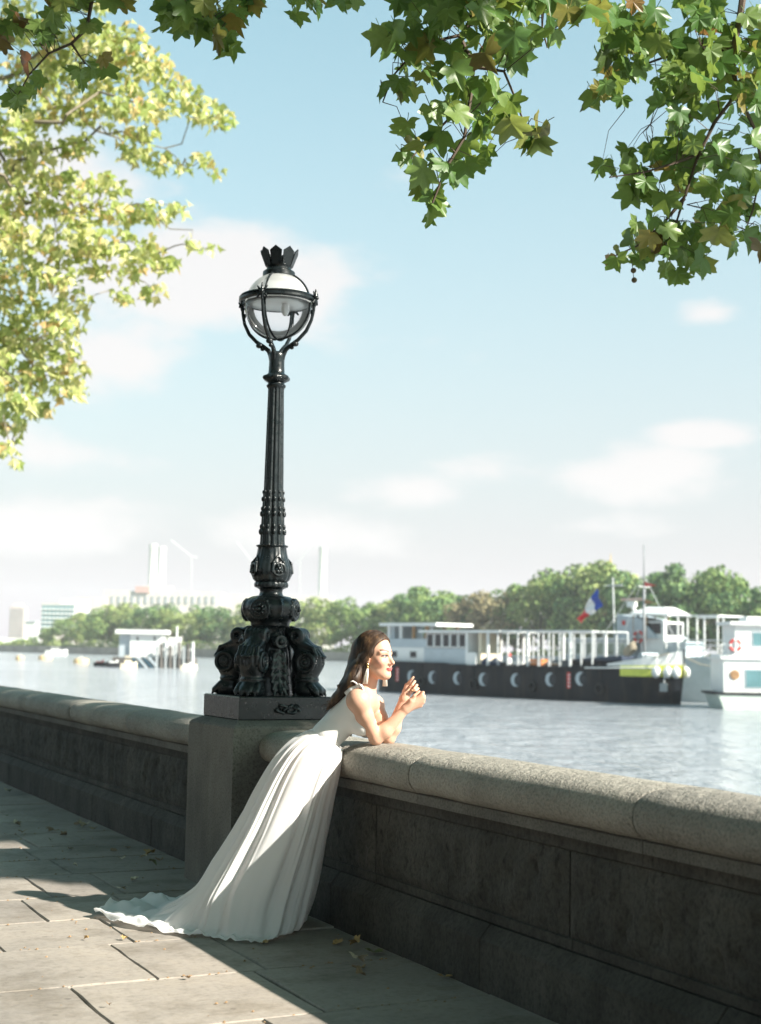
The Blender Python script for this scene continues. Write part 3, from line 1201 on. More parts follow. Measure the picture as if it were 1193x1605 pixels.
# arms
RE, LE = H(589, 1157.5, -.055), H(609, 1157, .045)
RW, LW = H(636, 1111, -.035), H(633, 1095, .055)
F.ell(RS, (.056, .052, .058), k=.03)
F.ell(LS, (.054, .052, .056), k=.03)
ra = RS * .62 + RE * .38 + np.array([-.004, 0, 0])
F.chain([RS, ra, RE], [.049, .046, .0335], k=.02)
la = LS * .62 + LE * .38
F.chain([LS, la, LE], [.047, .044, .0335], k=.02)
rf = RE * .72 + RW * .28 + np.array([.004, 0, -.006])
F.chain([RE, rf, RW], [.034, .0385, .0225], k=.02)
lf = LE * .72 + LW * .28 + np.array([.004, 0, -.004])
F.chain([LE, lf, LW], [.034, .0375, .0225], k=.02)


def finger(pts, r0=.0088, r1=.0066):
    n = len(pts)
    F.chain(pts, [r0 + (r1 - r0) * i / (n - 1) for i in range(n)], k=.003)


# right hand, back of the hand to the viewer, fingers closing away
kn = [H(662, 1089.5, -.040), H(664, 1094.5, -.036), H(663, 1100, -.030), H(659.5, 1105.5, -.022)]
for i, q in enumerate(kn):
    F.cap(RW + np.array([0, .004 * (i - 1.5), 0]), q, .019, .0125, k=.012)
F.cap(RW, H(650, 1098, -.03), .023, .020, k=.015)
finger([kn[0], H(663.5, 1085.5, -.005), H(657.5, 1086, .014), H(653, 1089.5, .014)])
finger([kn[1], H(665, 1091, .004), H(658.5, 1091, .022), H(653.5, 1094, .020)], .009)
finger([kn[2], H(664, 1096.5, .010), H(657.5, 1096.5, .026), H(653, 1099, .022)])
finger([kn[3], H(660.5, 1102.5, .012), H(655, 1102, .024), H(651, 1104, .020)], .008, .006)
F.cap(RW, H(644, 1098, -.052), .018, .015, k=.012)
finger([H(644, 1098, -.052), H(649.5, 1090.5, -.056), H(657, 1084, -.048)], .0108, .0076)
# left hand, palm turned to the viewer, forefinger up, the others folded in
kn2 = [H(637.5, 1074, .046), H(641.5, 1075, .064), H(643.5, 1079, .074), H(644, 1084, .080)]
for i, q in enumerate(kn2):
    F.cap(LW + np.array([0, .004 * (i - 1.5), 0]), q, .019, .0125, k=.012)
finger([kn2[0], H(642.5, 1067.8, .030), H(645.5, 1064.6, .026), H(648, 1061.5, .026)])
finger([kn2[1], H(650, 1068.2, .050), H(646.5, 1073.5, .026), H(642.5, 1077.5, .024)])
finger([kn2[2], H(653.3, 1074, .052), H(649.5, 1079.5, .028), H(644.5, 1083.5, .026)])
finger([kn2[3], H(655.5, 1079.3, .054), H(652, 1082.6, .034), H(647.5, 1082.5, .030)], .008, .006)
F.cap(LW, H(634.5, 1083, .088), .018, .014, k=.012)
finger([H(634.5, 1083, .088), H(638, 1077, .094), H(642, 1071, .090)], .0105, .0075)
# legs and bare feet, under the gown
for s, (hx, kx, fx) in ((-1, (474, 444, 412)), (1, (478, 456, 424))):
    hj, kj, aj = H(hx, 1200, s * .060), H(kx, 1322, s * .07), H(fx, 1440, s * .07)
    aj[2] = .085
    F.chain([hj, hj * .6 + kj * .4, kj], [.072, .066, .053], k=.04)
    F.chain([kj, kj * .7 + aj * .3 + np.array([-.012, 0, 0]), aj], [.05, .052, .034], k=.03)
    ft = aj + np.array([.09, -.04, -.06])
    F.chain([aj + np.array([-.03, 0, -.045]), aj + np.array([.05, -.02, -.045]), ft], [.030, .034, .018], k=.02)
# head
F.ell(hp(-.014, 0, .035), (.098, .076, .089), k=.01, frame=HFR)
F.ell(hp(.030, 0, -.030), (.063, .060, .088), k=.025, frame=HFR)
F.ell(hp(.040, 0, -.088), (.042, .040, .030), k=.025, frame=HFR)
F.ell(hp(.073, 0, -.106), (.018, .020, .016), k=.02, frame=HFR)
for s in (-1, 1):
    F.cap(hp(-.004, s * .050, -.055), hp(.058, s * .016, -.108), .017, .014, k=.025)
    F.ell(hp(.056, s * .044, -.034), (.026, .022, .022), k=.02, frame=HFR)
    F.cap(hp(.078, s * .016, .017), hp(.062, s * .050, .017), .012, .010, k=.014)
    F.ell(hp(.099, s * .031, -.003), (.018, .017, .011), k=.012, frame=HFR, sub=True)
    F.ell(hp(.0725, s * .031, -.004), (.013, .0145, .0105), k=.003, frame=HFR)
    F.ell(hp(-.006, s * .074, -.016), (.019, .008, .031), k=.006, frame=HFR)
    F.ell(hp(.001, s * .080, -.012), (.009, .005, .016), k=.003, frame=HFR, sub=True)
    F.ell(hp(.093, s * .0115, -.043), (.009, .008, .007), k=.006, frame=HFR)
F.cap(hp(.082, 0, .006), hp(.108, 0, -.036), .0075, .0105, k=.012)
F.ell(hp(.110, 0, -.038), (.009, .010, .009), k=.006, frame=HFR)
F.ell(hp(.090, 0, -.066), (.010, .021, .0058), k=.005, frame=HFR)
F.ell(hp(.089, 0, -.0755), (.0095, .018, .0066), k=.004, frame=HFR)

m, nt, bs = new_mat('skin')
at = nd(nt, 'ShaderNodeAttribute', attribute_name='tone')
c = mixc(nt, .25, at.outputs['Color'], ramp(nt, noise_node(nt, 55, 4), [(.3, (.88, .82, .80)), (.7, (1.1, 1.08, 1.06))]), 'MULTIPLY')
nt.links.new(c, bs.inputs['Base Color'])
bs.inputs['Roughness'].default_value = .48
bs.inputs['Subsurface Weight'].default_value = .12
bs.inputs['Subsurface Radius'].default_value = (.012, .005, .003)
bs.inputs['Specular IOR Level'].default_value = .35
M_SKIN = m
body, BV = F.build('body', M_SKIN, person, smooth_it=1)


def paint(me, V):
    n = len(V)
    col = np.tile(np.array([.62, .365, .255], np.float32), (n, 1))
    q = (V - HC0.astype(np.float32)) @ HFR.T.astype(np.float32)
    f, l, u = q[:, 0], q[:, 1], q[:, 2]
    al = np.abs(l)

    def blend(mask, c, a=1.0):
        w = np.clip(mask, 0, 1)[:, None] * a
        col[:] = col * (1 - w) + np.array(c, np.float32) * w
    head = np.sqrt((q ** 2).sum(1)) < .2
    blend(head * np.clip(1.3 - np.sqrt((f - .055) ** 2 + (al - .05) ** 2 + (u + .032) ** 2) / .03, 0, 1), (.63, .27, .20), .55)
    lip = np.sqrt(((l) / .025) ** 2 + ((u + .0710) / .0105) ** 2)
    blend(head * (f > .07) * np.clip((1.15 - lip) * 4, 0, 1), (.56, .12, .12), .9)
    line = np.clip(1.4 - np.abs(u + .0712) / .0016, 0, 1) * (al < .020)
    blend(head * (f > .07) * line, (.25, .04, .04), .8)
    brow_u = .0205 + .010 * np.sin(np.clip((al - .012) / .045, 0, 1) * 2.3)
    brow = np.clip(1.5 - np.abs(u - brow_u) / .0044, 0, 1) * (al > .012) * (al < .056) * (f > .03)
    blend(head * brow, (.035, .02, .013), .95)
    eye = np.sqrt(((al - .031) / .0145) ** 2 + ((u + .004) / .0066) ** 2)
    blend(head * (f > .05) * np.clip((1.0 - eye) * 5, 0, 1), (.42, .40, .38))
    iris = np.sqrt((l - .031 * np.sign(l) - .003) ** 2 + (u + .0035) ** 2)
    blend(head * (f > .05) * (eye < 1.0) * np.clip((.0074 - iris) * 900, 0, 1), (.03, .035, .03))
    lash = np.clip(1.5 - np.abs(u - (.0028 - 14 * (al - .031) ** 2)) / .0036, 0, 1) * (np.abs(al - .031) < .019) * (f > .045)
    blend(head * lash, (.018, .011, .009), 1.0)
    a = me.attributes.new('tone', 'FLOAT_COLOR', 'POINT')
    a.data.foreach_set('color', np.concatenate([col, np.ones((n, 1), np.float32)], 1).ravel())


paint(body.data, BV)

# --- gown
def cloth_mat(name, col, transl=.25, rough=.75, bscale=260):
    m, nt, bs = new_mat(name)
    bs.inputs['Base Color'].default_value = (*col, 1)
    bs.inputs['Roughness'].default_value = rough
    bs.inputs['Sheen Weight'].default_value = .15
    bump(nt, bs, noise_node(nt, bscale, 2), .08, .002)
    t = nd(nt, 'ShaderNodeBsdfTranslucent')
    t.inputs[0].default_value = (*col, 1)
    mx = nd(nt, 'ShaderNodeMixShader')
    mx.inputs[0].default_value = transl
    nt.links.new(bs.outputs[0], mx.inputs[1]); nt.links.new(t.outputs[0], mx.inputs[2])
    nt.links.new(mx.outputs[0], nt.nodes['Material Output'].inputs[0])
    return m


M_SILK = cloth_mat('white_silk', (.90, .885, .85), .15, .6)
M_CHIFFON = cloth_mat('white_chiffon', (.92, .915, .90), .34, .8)
G = Field([H(440, 1200)[0], Y0 - .30, .72], [H(610, 1200)[0], Y0 + .34, 1.40], .005)
torso(G, .009)
C0 = H(551, 1115, .015)


def keep_bodice(V):
    q = (V - C0.astype(np.float32)) @ TFR.T.astype(np.float32)
    s, l, n = q[:, 0], q[:, 1], q[:, 2]
    dr = np.sqrt(((V - RS.astype(np.float32)) ** 2).sum(1))
    dl = np.sqrt(((V - LS.astype(np.float32)) ** 2).sum(1))
    base = np.where(n > 0, .055, .085)
    strap = (np.abs(np.abs(l) - .088) < .034) & (n < .035)
    top = np.where(strap, .20, base)
    return (s < top) & (s > -.225) & (dr > .064) & (dl > .064)


G.build('bodice', M_SILK, person, keep=keep_bodice, smooth_it=2)

NPH, NT = 360, 120
rings = [((495, 1140), (537, 1176), .119, .01), ((470, 1150), (538, 1190), .138, .005), ((446, 1168), (533, 1206), .156, 0), ((422, 1200), (527, 1232), .168, -.005),
         ((399, 1241), (520, 1264), .185, -.01), ((371, 1293), (512, 1307), .215, -.02), ((338, 1347), (501, 1358), .235, -.03), ((308, 1396), (490, 1404), .26, -.04)]
hem = [(472, 1440, 0), (455, 1462, -25), (430, 1474, -45), (410, 1481, -60), (385, 1478, -80), (345, 1475, -105), (300, 1470, -125), (262, 1467, -140), (225, 1459, -153),
       (190, 1452, -164), (143, 1438, -176), (160, 1428, -186), (200, 1417, -198), (235, 1412, -209), (268, 1414, -222), (320, 1404, -245), (370, 1400, -270), (420, 1408, -305), (460, 1425, -340), (472, 1440, -360)]
ph = np.linspace(0, 2 * math.pi, NPH, endpoint=False)
hx_ = np.array([_RL @ (on_z(a, c_, .0) - WO) for a, c_, _ in hem])
ha = np.radians([-d for _, _, d in hem])
# angle runs from the right, over the near side (negative depth), to the left
hemr = np.stack([np.interp(ph, ha, hx_[:, k]) for k in range(3)], 1)
hemr = (np.roll(hemr, 2, 0) + np.roll(hemr, 1, 0) + 2 * hemr + np.roll(hemr, -1, 0) + np.roll(hemr, -2, 0)) / 6
R3 = []
for (L_, R_, d, dd) in rings:
    a, b_ = H(*L_, dd), H(*R_, dd)
    cc, hv = (a + b_) / 2, (b_ - a) / 2
    R3.append(cc + np.cos(ph)[:, None] * hv - np.sin(ph)[:, None] * np.array([0, d, 0]))
base = R3[-1]
fl = base + (hemr - base) * .42
fl[:, 2] = .030
fl2 = base + (hemr - base) * .72
fl2[:, 2] = .012
R3 += [fl, fl2, hemr + np.array([0, 0, .006])]
R3 = np.array(R3)
K = len(R3)
ts = np.linspace(0, K - 1, NT)
GV = np.zeros((NT, NPH, 3))


def catmull(p0, p1, p2, p3, t):
    return .5 * ((2 * p1) + (-p0 + p2) * t + (2 * p0 - 5 * p1 + 4 * p2 - p3) * t * t + (-p0 + 3 * p1 - 3 * p2 + p3) * t ** 3)


fold_rs = np.random.RandomState(4)
fp = fold_rs.uniform(0, 6.28, 12)
for i, t in enumerate(ts):
    k = min(int(t), K - 2)
    u = t - k
    g = catmull(R3[max(k - 1, 0)], R3[k], R3[k + 1], R3[min(k + 2, K - 1)], u)
    q = t / (K - 1)
    tw = q * 1.4
    pw = ph + .25 * np.sin(2 * ph + fp[7]) + .12 * np.sin(5 * ph + fp[8])
    fm = np.array([max(0., .35 + 1.6 * mnoise.noise(Vector((2.2 * math.cos(a_), 2.2 * math.sin(a_), q * 1.6 + 4)))) for a_ in ph])
    fm2 = np.array([mnoise.noise(Vector((5.5 * math.cos(a_), 5.5 * math.sin(a_), q * 3.0))) for a_ in ph])
    wv = (.55 * np.cos(9 * pw + fp[0] + tw) + .45 * np.cos(14 * pw + fp[1] - tw * .7) + .32 * np.cos(23 * pw + fp[2] + tw * 1.2))
    wv = .75 * wv + .5 * (1 - 2 * np.abs(np.sin(8.5 * pw + fp[5] + tw * .8)) ** .7) + fm * (.34 * np.cos(37 * pw + fp[6] - tw) + .20 * np.cos(58 * pw + fp[9] + 2 * tw)) + .35 * fm2
    amp = .0015 + .027 * np.clip((q - .06) / .6, 0, 1) ** 1.1
    amp *= np.where(q > .80, .75, 1.0)
    cen = g.mean(0)
    dv = g - cen
    dv[:, 2] = 0
    dn = dv / (np.linalg.norm(dv, axis=1)[:, None] + 1e-9)
    g = g + dn * (wv * amp)[:, None]
    if q > .66:
        e = (q - .66) / .34
        rip = (.5 + .5 * np.sin(26 * ph + fp[3] + 5 * e)) * .020 * e + (.5 + .5 * np.sin(41 * ph + fp[4] - 8 * e)) * .013 * e ** 2
        tr_ = np.exp(-((ph - math.pi) / .9) ** 2)
        rip = rip * (.55 + 1.0 * tr_) + tr_ * .016 * np.abs(np.sin(7 * e * 2.2 + 3 * np.sin(4 * ph))) * np.clip(1 - abs(e - .6) * 1.6, 0, 1)
        rm = np.array([.25 + 1.5 * abs(mnoise.noise(Vector((4.0 * math.cos(a_), 4.0 * math.sin(a_), e * 2 + 9)))) for a_ in ph])
        cr_ = np.array([mnoise.noise(Vector((9 * math.cos(a_), 9 * math.sin(a_), e * 5))) for a_ in ph])
        g[:, 2] = np.maximum(g[:, 2], 0) + rip * rm * 1.5 + np.maximum(0, cr_) * .022 * e * (.3 + tr_)
        g = g + dn * (cr_ * .020 * e)[:, None]
    g[:, 2] = np.maximum(g[:, 2], .004)
    GV[i] = g
idx = np.arange(NT * NPH).reshape(NT, NPH)
Q = np.stack([idx[:-1], np.roll(idx, -1, 1)[:-1], np.roll(idx, -1, 1)[1:], idx[1:]], -1).reshape(-1, 4)
skirt = link_mesh('skirt_with_train', np_mesh('skirt_with_train', GV.reshape(-1, 3), Q[:, ::-1]), M_CHIFFON, person)
wb = MB()
wp = [R3[0][k] * 1.0 for k in range(0, NPH, 6)]
cw = sum(wp) / len(wp)
wb.tube([cw + (p - cw) * .99 for p in wp] + [cw + (wp[0] - cw) * .99], .0035, 6, cap=False)
wb.build('waist_seam', M_SILK, person, smooth=True)
# straps and bow
b = MB()
kn_ = H(561.5, 1075.5, -.115)
b.ball(kn_, (.015, .012, .012), 10, 7)
b.tube([kn_, H(566, 1076, -.125), H(570, 1082, -.130), H(571.5, 1090, -.132), H(569.5, 1095, -.132), H(568, 1090, -.131), H(568.5, 1082, -.129), kn_], [.006, .008, .008, .007, .006, .007, .007, .006], 7, squash=(1, .45))
b.tube([kn_, H(558, 1070.5, -.12), H(553, 1067.5, -.125), H(549.5, 1068.5, -.128)], [.007, .009, .008, .006], 7, squash=(1, .45))
b.tube([kn_, H(563, 1072, -.125), H(567, 1074, -.13), H(569.5, 1079, -.135), H(571, 1088, -.137), H(572, 1096, -.135)], [.006, .007, .008, .008, .007, .005], 7, squash=(1, .45))
b.build('shoulder_bow', M_SILK, person, smooth=True)
b = MB()
b.tube([H(543, 1089, -.10), H(551, 1080, -.11), kn_], [.020, .014, .008], 8, squash=(.4, 1))
b.build('shoulder_strap', M_SILK, person, smooth=True)
b = MB()
b.tube([H(580, 1083, .105), H(585, 1090, .09), H(587.5, 1100, .068), H(586, 1112, .048), H(582, 1122, .03)], .0042, 6)
b.build('shoulder_strap', M_SILK, person, smooth=True)

# --- hair
m, nt, bs = new_mat('brown_hair')
n1 = noise_node(nt, 26, 4, .6, stretch=(1, 1, .22))
nt.links.new(ramp(nt, n1, [(.32, (.010, .006, .004)), (.52, (.046, .025, .014)), (.74, (.21, .12, .058))]), bs.inputs['Base Color'])
bs.inputs['Roughness'].default_value = .5
bs.inputs['Specular IOR Level'].default_value = .35
bump(nt, bs, noise_node(nt, 130, 3, .6, stretch=(1, 1, .12)), .5, .004)
M_HAIR = m
hlo = np.array([H(494, 1100)[0], Y0 - .20, H(520, 1125)[2]])
hhi = np.array([H(626, 1000)[0], Y0 + .20, HC0[2] + .17])
F = Field(hlo, hhi, .004)


def skull(p):
    q = (p - HC0.astype(np.float32)) @ HFR.T.astype(np.float32)
    c = q - np.array([-.016, 0, .036], np.float32)
    r = np.array([.109, .089, .101], np.float32)
    k0 = np.sqrt(((c / r) ** 2).sum(-1)) + 1e-9
    k1 = np.sqrt(((c / (r * r)) ** 2).sum(-1)) + 1e-9
    d = k0 * (k0 - 1) / k1
    f, l, u = q[..., 0], np.abs(q[..., 1]), q[..., 2]
    line = np.where(u > -.012, -.004 + (u + .012) * .72 - .0 * l, -.004)
    part = .010 * np.exp(-(l / .010) ** 2)
    return np.maximum(d + part * 0.5, (f - line) * .8)


F.put(skull, HC0 - .14, HC0 + .15, k=.006)
spine = [hp(-.075, 0, .03), hp(-.092, -.005, -.04), H(558, 1056, -.015), H(545, 1077, -.03), H(529, 1096, -.035), H(513, 1111, -.03)]
F.chain(spine, [.072, .066, .054, .043, .030, .008], k=.03)
side = [hp(.012, -.066, .02), hp(-.028, -.078, -.015), hp(-.060, -.070, -.055), H(555, 1063, -.07), H(541, 1082, -.062), H(524, 1098, -.05)]
F.chain(side, [.022, .024, .032, .034, .028, .012], k=.02)
side2 = [hp(.012, .066, .02), hp(-.028, .078, -.015), hp(-.062, .062, -.06), H(566, 1066, .05)]
F.chain(side2, [.022, .024, .030, .022], k=.02)
F.chain([H(553, 1062, -.05), H(541, 1070, -.06), H(531, 1076, -.062), H(528.5, 1073, -.06)], [.014, .010, .007, .003], k=.008)
hair, _ = F.build('hair', M_HAIR, person, smooth_it=1)
b = MB()
hr = random.Random(3)


def bez(pts, t):
    k = min(int(t * (len(pts) - 1)), len(pts) - 2)
    u = t * (len(pts) - 1) - k
    return catmull(pts[max(k - 1, 0)], pts[k], pts[k + 1], pts[min(k + 2, len(pts) - 1)], u)


rad1 = [.075, .068, .058, .05, .040, .030]
for i in range(230):
    src, rr = (spine, rad1) if i % 2 else (side, [.024, .028, .036, .040, .036, .030])
    w = hr.uniform(0, 6.28)
    rad_ = hr.uniform(.85, 1.06)
    t1 = hr.uniform(.70, 1.0)
    t0_ = hr.uniform(0, .25)
    ax1, ax2 = np.array([.6, 0, .8]), np.array([0, 1.0, 0])
    wav, wph = hr.uniform(.001, .006), hr.uniform(0, 6)
    pts = []
    for j in range(13):
        t = t0_ + (t1 - t0_) * j / 12
        c = bez(src, t)
        rv = np.interp(t * 5, range(6), rr) * rad_
        ww = w + .6 * (t - .3)
        o = ax1 * math.cos(ww) * rv + ax2 * math.sin(ww) * rv
        o = o + ax1 * wav * math.sin(t * 22 + wph) * t * 2
        pts.append(c + o)
    b.tube(pts, [.0016] * 9 + [.0014, .0012, .0009, .0005], 4, cap=False)
CS = np.array([-.016, 0, .036])
CR = np.array([.1105, .0905, .1025])
for i in range(210):                                  # strands combed from the parting over the head
    sgn = -1 if i % 3 else 1
    f0 = hr.uniform(-.09, .075)
    th0 = hr.uniform(1.35, 1.55)
    a0 = np.array([f0 / .11, sgn * math.cos(th0) * .5, math.sin(th0)])
    a1 = np.array([hr.uniform(-.75, -.10), sgn * hr.uniform(.62, 1.0), hr.uniform(-.62, -.25)])
    pts = []
    for j in range(12):
        t = j / 11
        d = a0 * (1 - t) + a1 * t + np.array([0, sgn * .35 * math.sin(math.pi * t), .15 * math.sin(math.pi * t)])
        d /= np.linalg.norm(d)
        q = CS + d * CR * (1.0 + .012 * hr.random())
        pts.append(hp(*q))
    tail = side if sgn < 0 else side2
    for j in range(1, 7):
        t = .45 + .5 * j / 6
        c = bez(tail, min(t, .98))
        off = (pts[11] - bez(tail, .45)) * (1 - .5 * j / 6)
        pts.append(c + off * .75 + np.array([0, 0, .003 * math.sin(j * 2 + i)]))
    lit = [p for p in pts if True]
    b.tube(lit, [.0011] + [.0019] * (len(lit) - 4) + [.0016, .0012, .0006], 4, cap=False)
for i in range(26):                                   # loose wisps at the ends
    s0 = bez(spine, hr.uniform(.6, .98))
    d = np.array([hr.uniform(-.05, -.015), hr.uniform(-.03, .03), hr.uniform(-.02, .02)])
    pts = [s0 + d * t + np.array([0, 0, .010 * math.sin(t * 5 + i)]) for t in np.linspace(0, 1, 8)]
    b.tube(pts, [.0014] * 6 + [.001, .0005], 4, cap=False)
b.build('loose_strands', M_HAIR, hair, smooth=True)
# --- tassel earrings
M_TASSEL = cloth_mat('ivory_thread', (.78, .72, .62), .15, .6, 300)
M_GOLD = plain('gold', (.8, .6, .3), .25, metal=1.0)
for s in (-1, 1):
    e0 = hp(.004, s * .084, -.046)
    er = MB()
    er.ball(e0, (.008, .006, .008), 10, 7)
    er.ball(e0 + np.array([0, 0, -.014]), (.006, .006, .007), 10, 7)
    eo = er.build('earring', M_GOLD, person, smooth=True)
    tb = MB()
    sway = np.array([-.012, 0, 0]) if s < 0 else np.array([.004, 0, 0])
    top = e0 + np.array([0, 0, -.022])
    for k in range(26):
        w = 2.4 * k
        r = .0105 * math.sqrt(k / 26)
        o = np.array([math.cos(w) * r, math.sin(w) * r, 0])
        ln = .082 if s < 0 else .096
        tb.tube([top + o * .35, top + o * .9 + sway * .4 + np.array([0, 0, -.03]), top + o * 1.25 + sway + np.array([0, 0, -ln])], [.0018, .002, .002], 4)
    tb.build('tassel', M_TASSEL, eo, smooth=True)
# --- ring on her finger
b = MB()
rc = H(646.3, 1081.6, .027)
axr = H(644.5, 1083.5, .026) - H(649.5, 1079.5, .028)
axr /= np.linalg.norm(axr)
u1 = np.cross(axr, (0, 0, 1.0)); u1 /= np.linalg.norm(u1)
u2 = np.cross(axr, u1)
b.tube([rc + .0088 * (u1 * math.cos(w) + u2 * math.sin(w)) for w in np.linspace(0, 2 * math.pi, 17)], .0016, 6, cap=False)
b.build('ring', M_GOLD, person, smooth=True)
# ================================================================== plane trees
def leaf_material(name, use_attr, stops, transl=.48, tcol=(.30, .36, .06)):
    m, nt, bs = new_mat(name)
    if use_attr:
        src = nd(nt, 'ShaderNodeAttribute', attribute_name='tone').outputs['Fac']
    else:
        src = nd(nt, 'ShaderNodeObjectInfo').outputs['Random']
    c = ramp(nt, src, stops)
    c2 = mixc(nt, .5, c, ramp(nt, noise_node(nt, 9 if not use_attr else 3, 4), [(.3, (.70, .72, .70)), (.7, (1.25, 1.2, 1.1))]), 'MULTIPLY')
    nt.links.new(c2, bs.inputs['Base Color'])
    bs.inputs['Roughness'].default_value = .38
    bs.inputs['Specular IOR Level'].default_value = .45
    t = nd(nt, 'ShaderNodeBsdfTranslucent')
    nt.links.new(mixc(nt, .5, c2, tcol), t.inputs[0])
    mx = nd(nt, 'ShaderNodeMixShader')
    mx.inputs[0].default_value = transl
    nt.links.new(bs.outputs[0], mx.inputs[1]); nt.links.new(t.outputs[0], mx.inputs[2])
    nt.links.new(mx.outputs[0], nt.nodes['Material Output'].inputs[0])
    return m


GREENS = [(0.0, (.062, .150, .032)), (.35, (.095, .195, .046)), (.62, (.14, .245, .062)), (.86, (.20, .29, .085)), (.95, (.27, .22, .06)), (.99, (.24, .11, .035))]
BROWNS = [(0.0, (.045, .085, .025)), (.40, (.08, .11, .033)), (.6, (.11, .11, .04)), (.75, (.15, .075, .035)), (1.0, (.13, .05, .028))]
M_LEAF = leaf_material('plane_leaf', False, GREENS)
M_LEAF_TURN = leaf_material('turning_leaf', False, BROWNS, .3)
M_LEAF_S = leaf_material('plane_leaf_mass', True, GREENS)
M_LEAF_C = leaf_material('unseen_crown_leaf', True, GREENS, .12)  # low translucency, so the added leaf roof stops more light
M_BARK = plain('plane_bark', (.10, .085, .06), .9, var=.45, vscale=6, bscale=20, bstr=.6)
M_TWIG = plain('twig_bark', (.075, .052, .034), .85, var=.3, vscale=20)
HALF = [(0, 1.0), (8, .83), (12, .82), (18, .68), (25, .58), (32, .68), (40, .82), (49, .98), (56, .82), (63, .78), (73, .60), (84, .70), (97, .84), (110, .62), (134, .50), (158, .42), (175, .22)]


def leaf_geo(fold=.25, curl=.15, rng=rnd, jag=.06):
    pts = []
    for s in (1, -1):
        seq_ = HALF if s == 1 else HALF[::-1]
        for (a, r) in seq_:
            if s == -1 and a == 0:
                continue
            w = math.radians(a) * s
            rr = r * (1 + rng.uniform(-jag, jag))
            x, y = rr * math.sin(w), rr * math.cos(w)
            pts.append((x, y))
    v = [(0, 0, 0)]
    for (x, y) in pts:
        z = abs(x) * fold - curl * (y * y) + .06 * math.sin(7 * x + 5 * y) - .10 * x * x
        v.append((x * .5, (y + .16) * .5 / .62 * .55, z * .5))
    v[0] = (0, .16 * .5 / .62 * .55, 0)
    n = len(pts)
    f = [(0, i + 1, (i + 1) % n + 1) for i in range(n)]
    return v, f


def leaf_mesh(fold, curl, mat):
    b = MB()
    v, f = leaf_geo(fold, curl)
    b.add(v, f)
    # leaf stalk
    b.tube([(0, .01, 0), (0, -.12, .02), (.015, -.24, .06)], .010, 3, cap=False)
    me = b.mesh('leaf', True, fix=False)
    me.materials.append(mat)
    return me


leaf_variants = [leaf_mesh(fd, cu, M_LEAF) for fd, cu in ((.28, .12), (.45, .30), (.12, .05), (.6, .2), (-.15, .35), (.35, -.1))]
turn_variants = [leaf_mesh(fd, cu, M_LEAF_TURN) for fd, cu in ((.5, .5), (.9, .3), (.2, .7))]
TOCAM = -FW


def leaf_frame(rng, droop=.75, face=.6):
    tip = np.array([rng.gauss(0, .55), rng.gauss(0, .55), -droop - rng.random() * .4])
    tip /= np.linalg.norm(tip)
    nrm = np.array([rng.gauss(0, .6), rng.gauss(0, .6), rng.gauss(.25, .5)]) + TOCAM * face * (1 if rng.random() < .8 else -1)
    nrm = nrm - tip * (nrm @ tip)
    nrm /= np.linalg.norm(nrm)
    return np.cross(tip, nrm), tip, nrm


def mat4(pos, X, Y, Z, s):
    return Matrix(((X[0] * s, Y[0] * s, Z[0] * s, pos[0]), (X[1] * s, Y[1] * s, Z[1] * s, pos[1]), (X[2] * s, Y[2] * s, Z[2] * s, pos[2]), (0, 0, 0, 1)))


class LeafMass:
    """many low leaves joined into one mesh with a tone for each"""

    def __init__(self, proto):
        self.pv, self.pf = np.array(proto[0]), proto[1]
        self.V, self.Fc, self.T, self.n = [], [], [], 0

    def add(self, pos, X, Y, Z, s, tone):
        v = np.asarray(pos) + s * (self.pv[:, :1] * X + self.pv[:, 1:2] * Y + self.pv[:, 2:] * Z)
        self.V.append(v)
        self.Fc.extend(tuple(i + self.n for i in f) for f in self.pf)
        self.T.extend([tone] * len(v))
        self.n += len(v)

    def build(self, name, mat, parent):
        me = bpy.data.meshes.new(name)
        me.from_pydata(np.concatenate(self.V).tolist(), [], self.Fc)
        a = me.attributes.new('tone', 'FLOAT', 'POINT')
        a.data.foreach_set('value', np.array(self.T, np.float32))
        return link_mesh(name, me, mat, parent)


LOWLEAF = ([(0, 0, 0), (.22, .10, .05), (.48, .38, .10), (.26, .46, .05), (.14, .60, .03), (0, 1.0, -.12), (-.14, .60, .03), (-.26, .46, .05), (-.48, .38, .10), (-.22, .10, .05)],
           [(0, 1, 2, 3), (0, 3, 4, 5), (0, 5, 6, 7), (0, 7, 8, 9)])

tree = thing('plane_tree', 'plane tree whose green leafy boughs hang into the top of the view', 'tree', (-2.2, 3.2, 0))
TO = np.array([-2.2, 3.2, 0])


def tl(p):
    return np.asarray(p, float) - TO


b = MB()
b.tube([tl(p) for p in ((-2.2, 3.2, -.2), (-2.2, 3.2, .25), (-2.15, 3.2, 1.5), (-2.0, 3.3, 3.4), (-1.8, 3.5, 5.2), (-1.5, 3.8, 6.6))], [.62, .46, .41, .38, .36, .30], 14)
b.build('trunk', M_BARK, tree, smooth=50)
limb_pts = [(-1.6, 3.7, 6.0), (-.6, 4.6, 7.6), (1.0, 6.0, 8.6), (3.2, 7.3, 9.0), (6.0, 8.0, 9.3), (8.6, 7.4, 9.6), (11.0, 6.6, 9.8)]
b = MB()
b.tube([tl(p) for p in limb_pts], [.28, .24, .20, .15, .11, .075, .03], 10)
b.tube([tl(p) for p in ((-1.7, 3.6, 6.2), (-2.8, 5.2, 8.0), (-4.5, 7.5, 9.8), (-6, 9, 11))], [.24, .19, .12, .04], 9)
b.tube([tl(p) for p in ((-1.8, 3.5, 5.8), (-3.2, 2.2, 7.8), (-5.2, .6, 9.8), (-7.5, -.5, 11))], [.24, .19, .12, .04], 9)
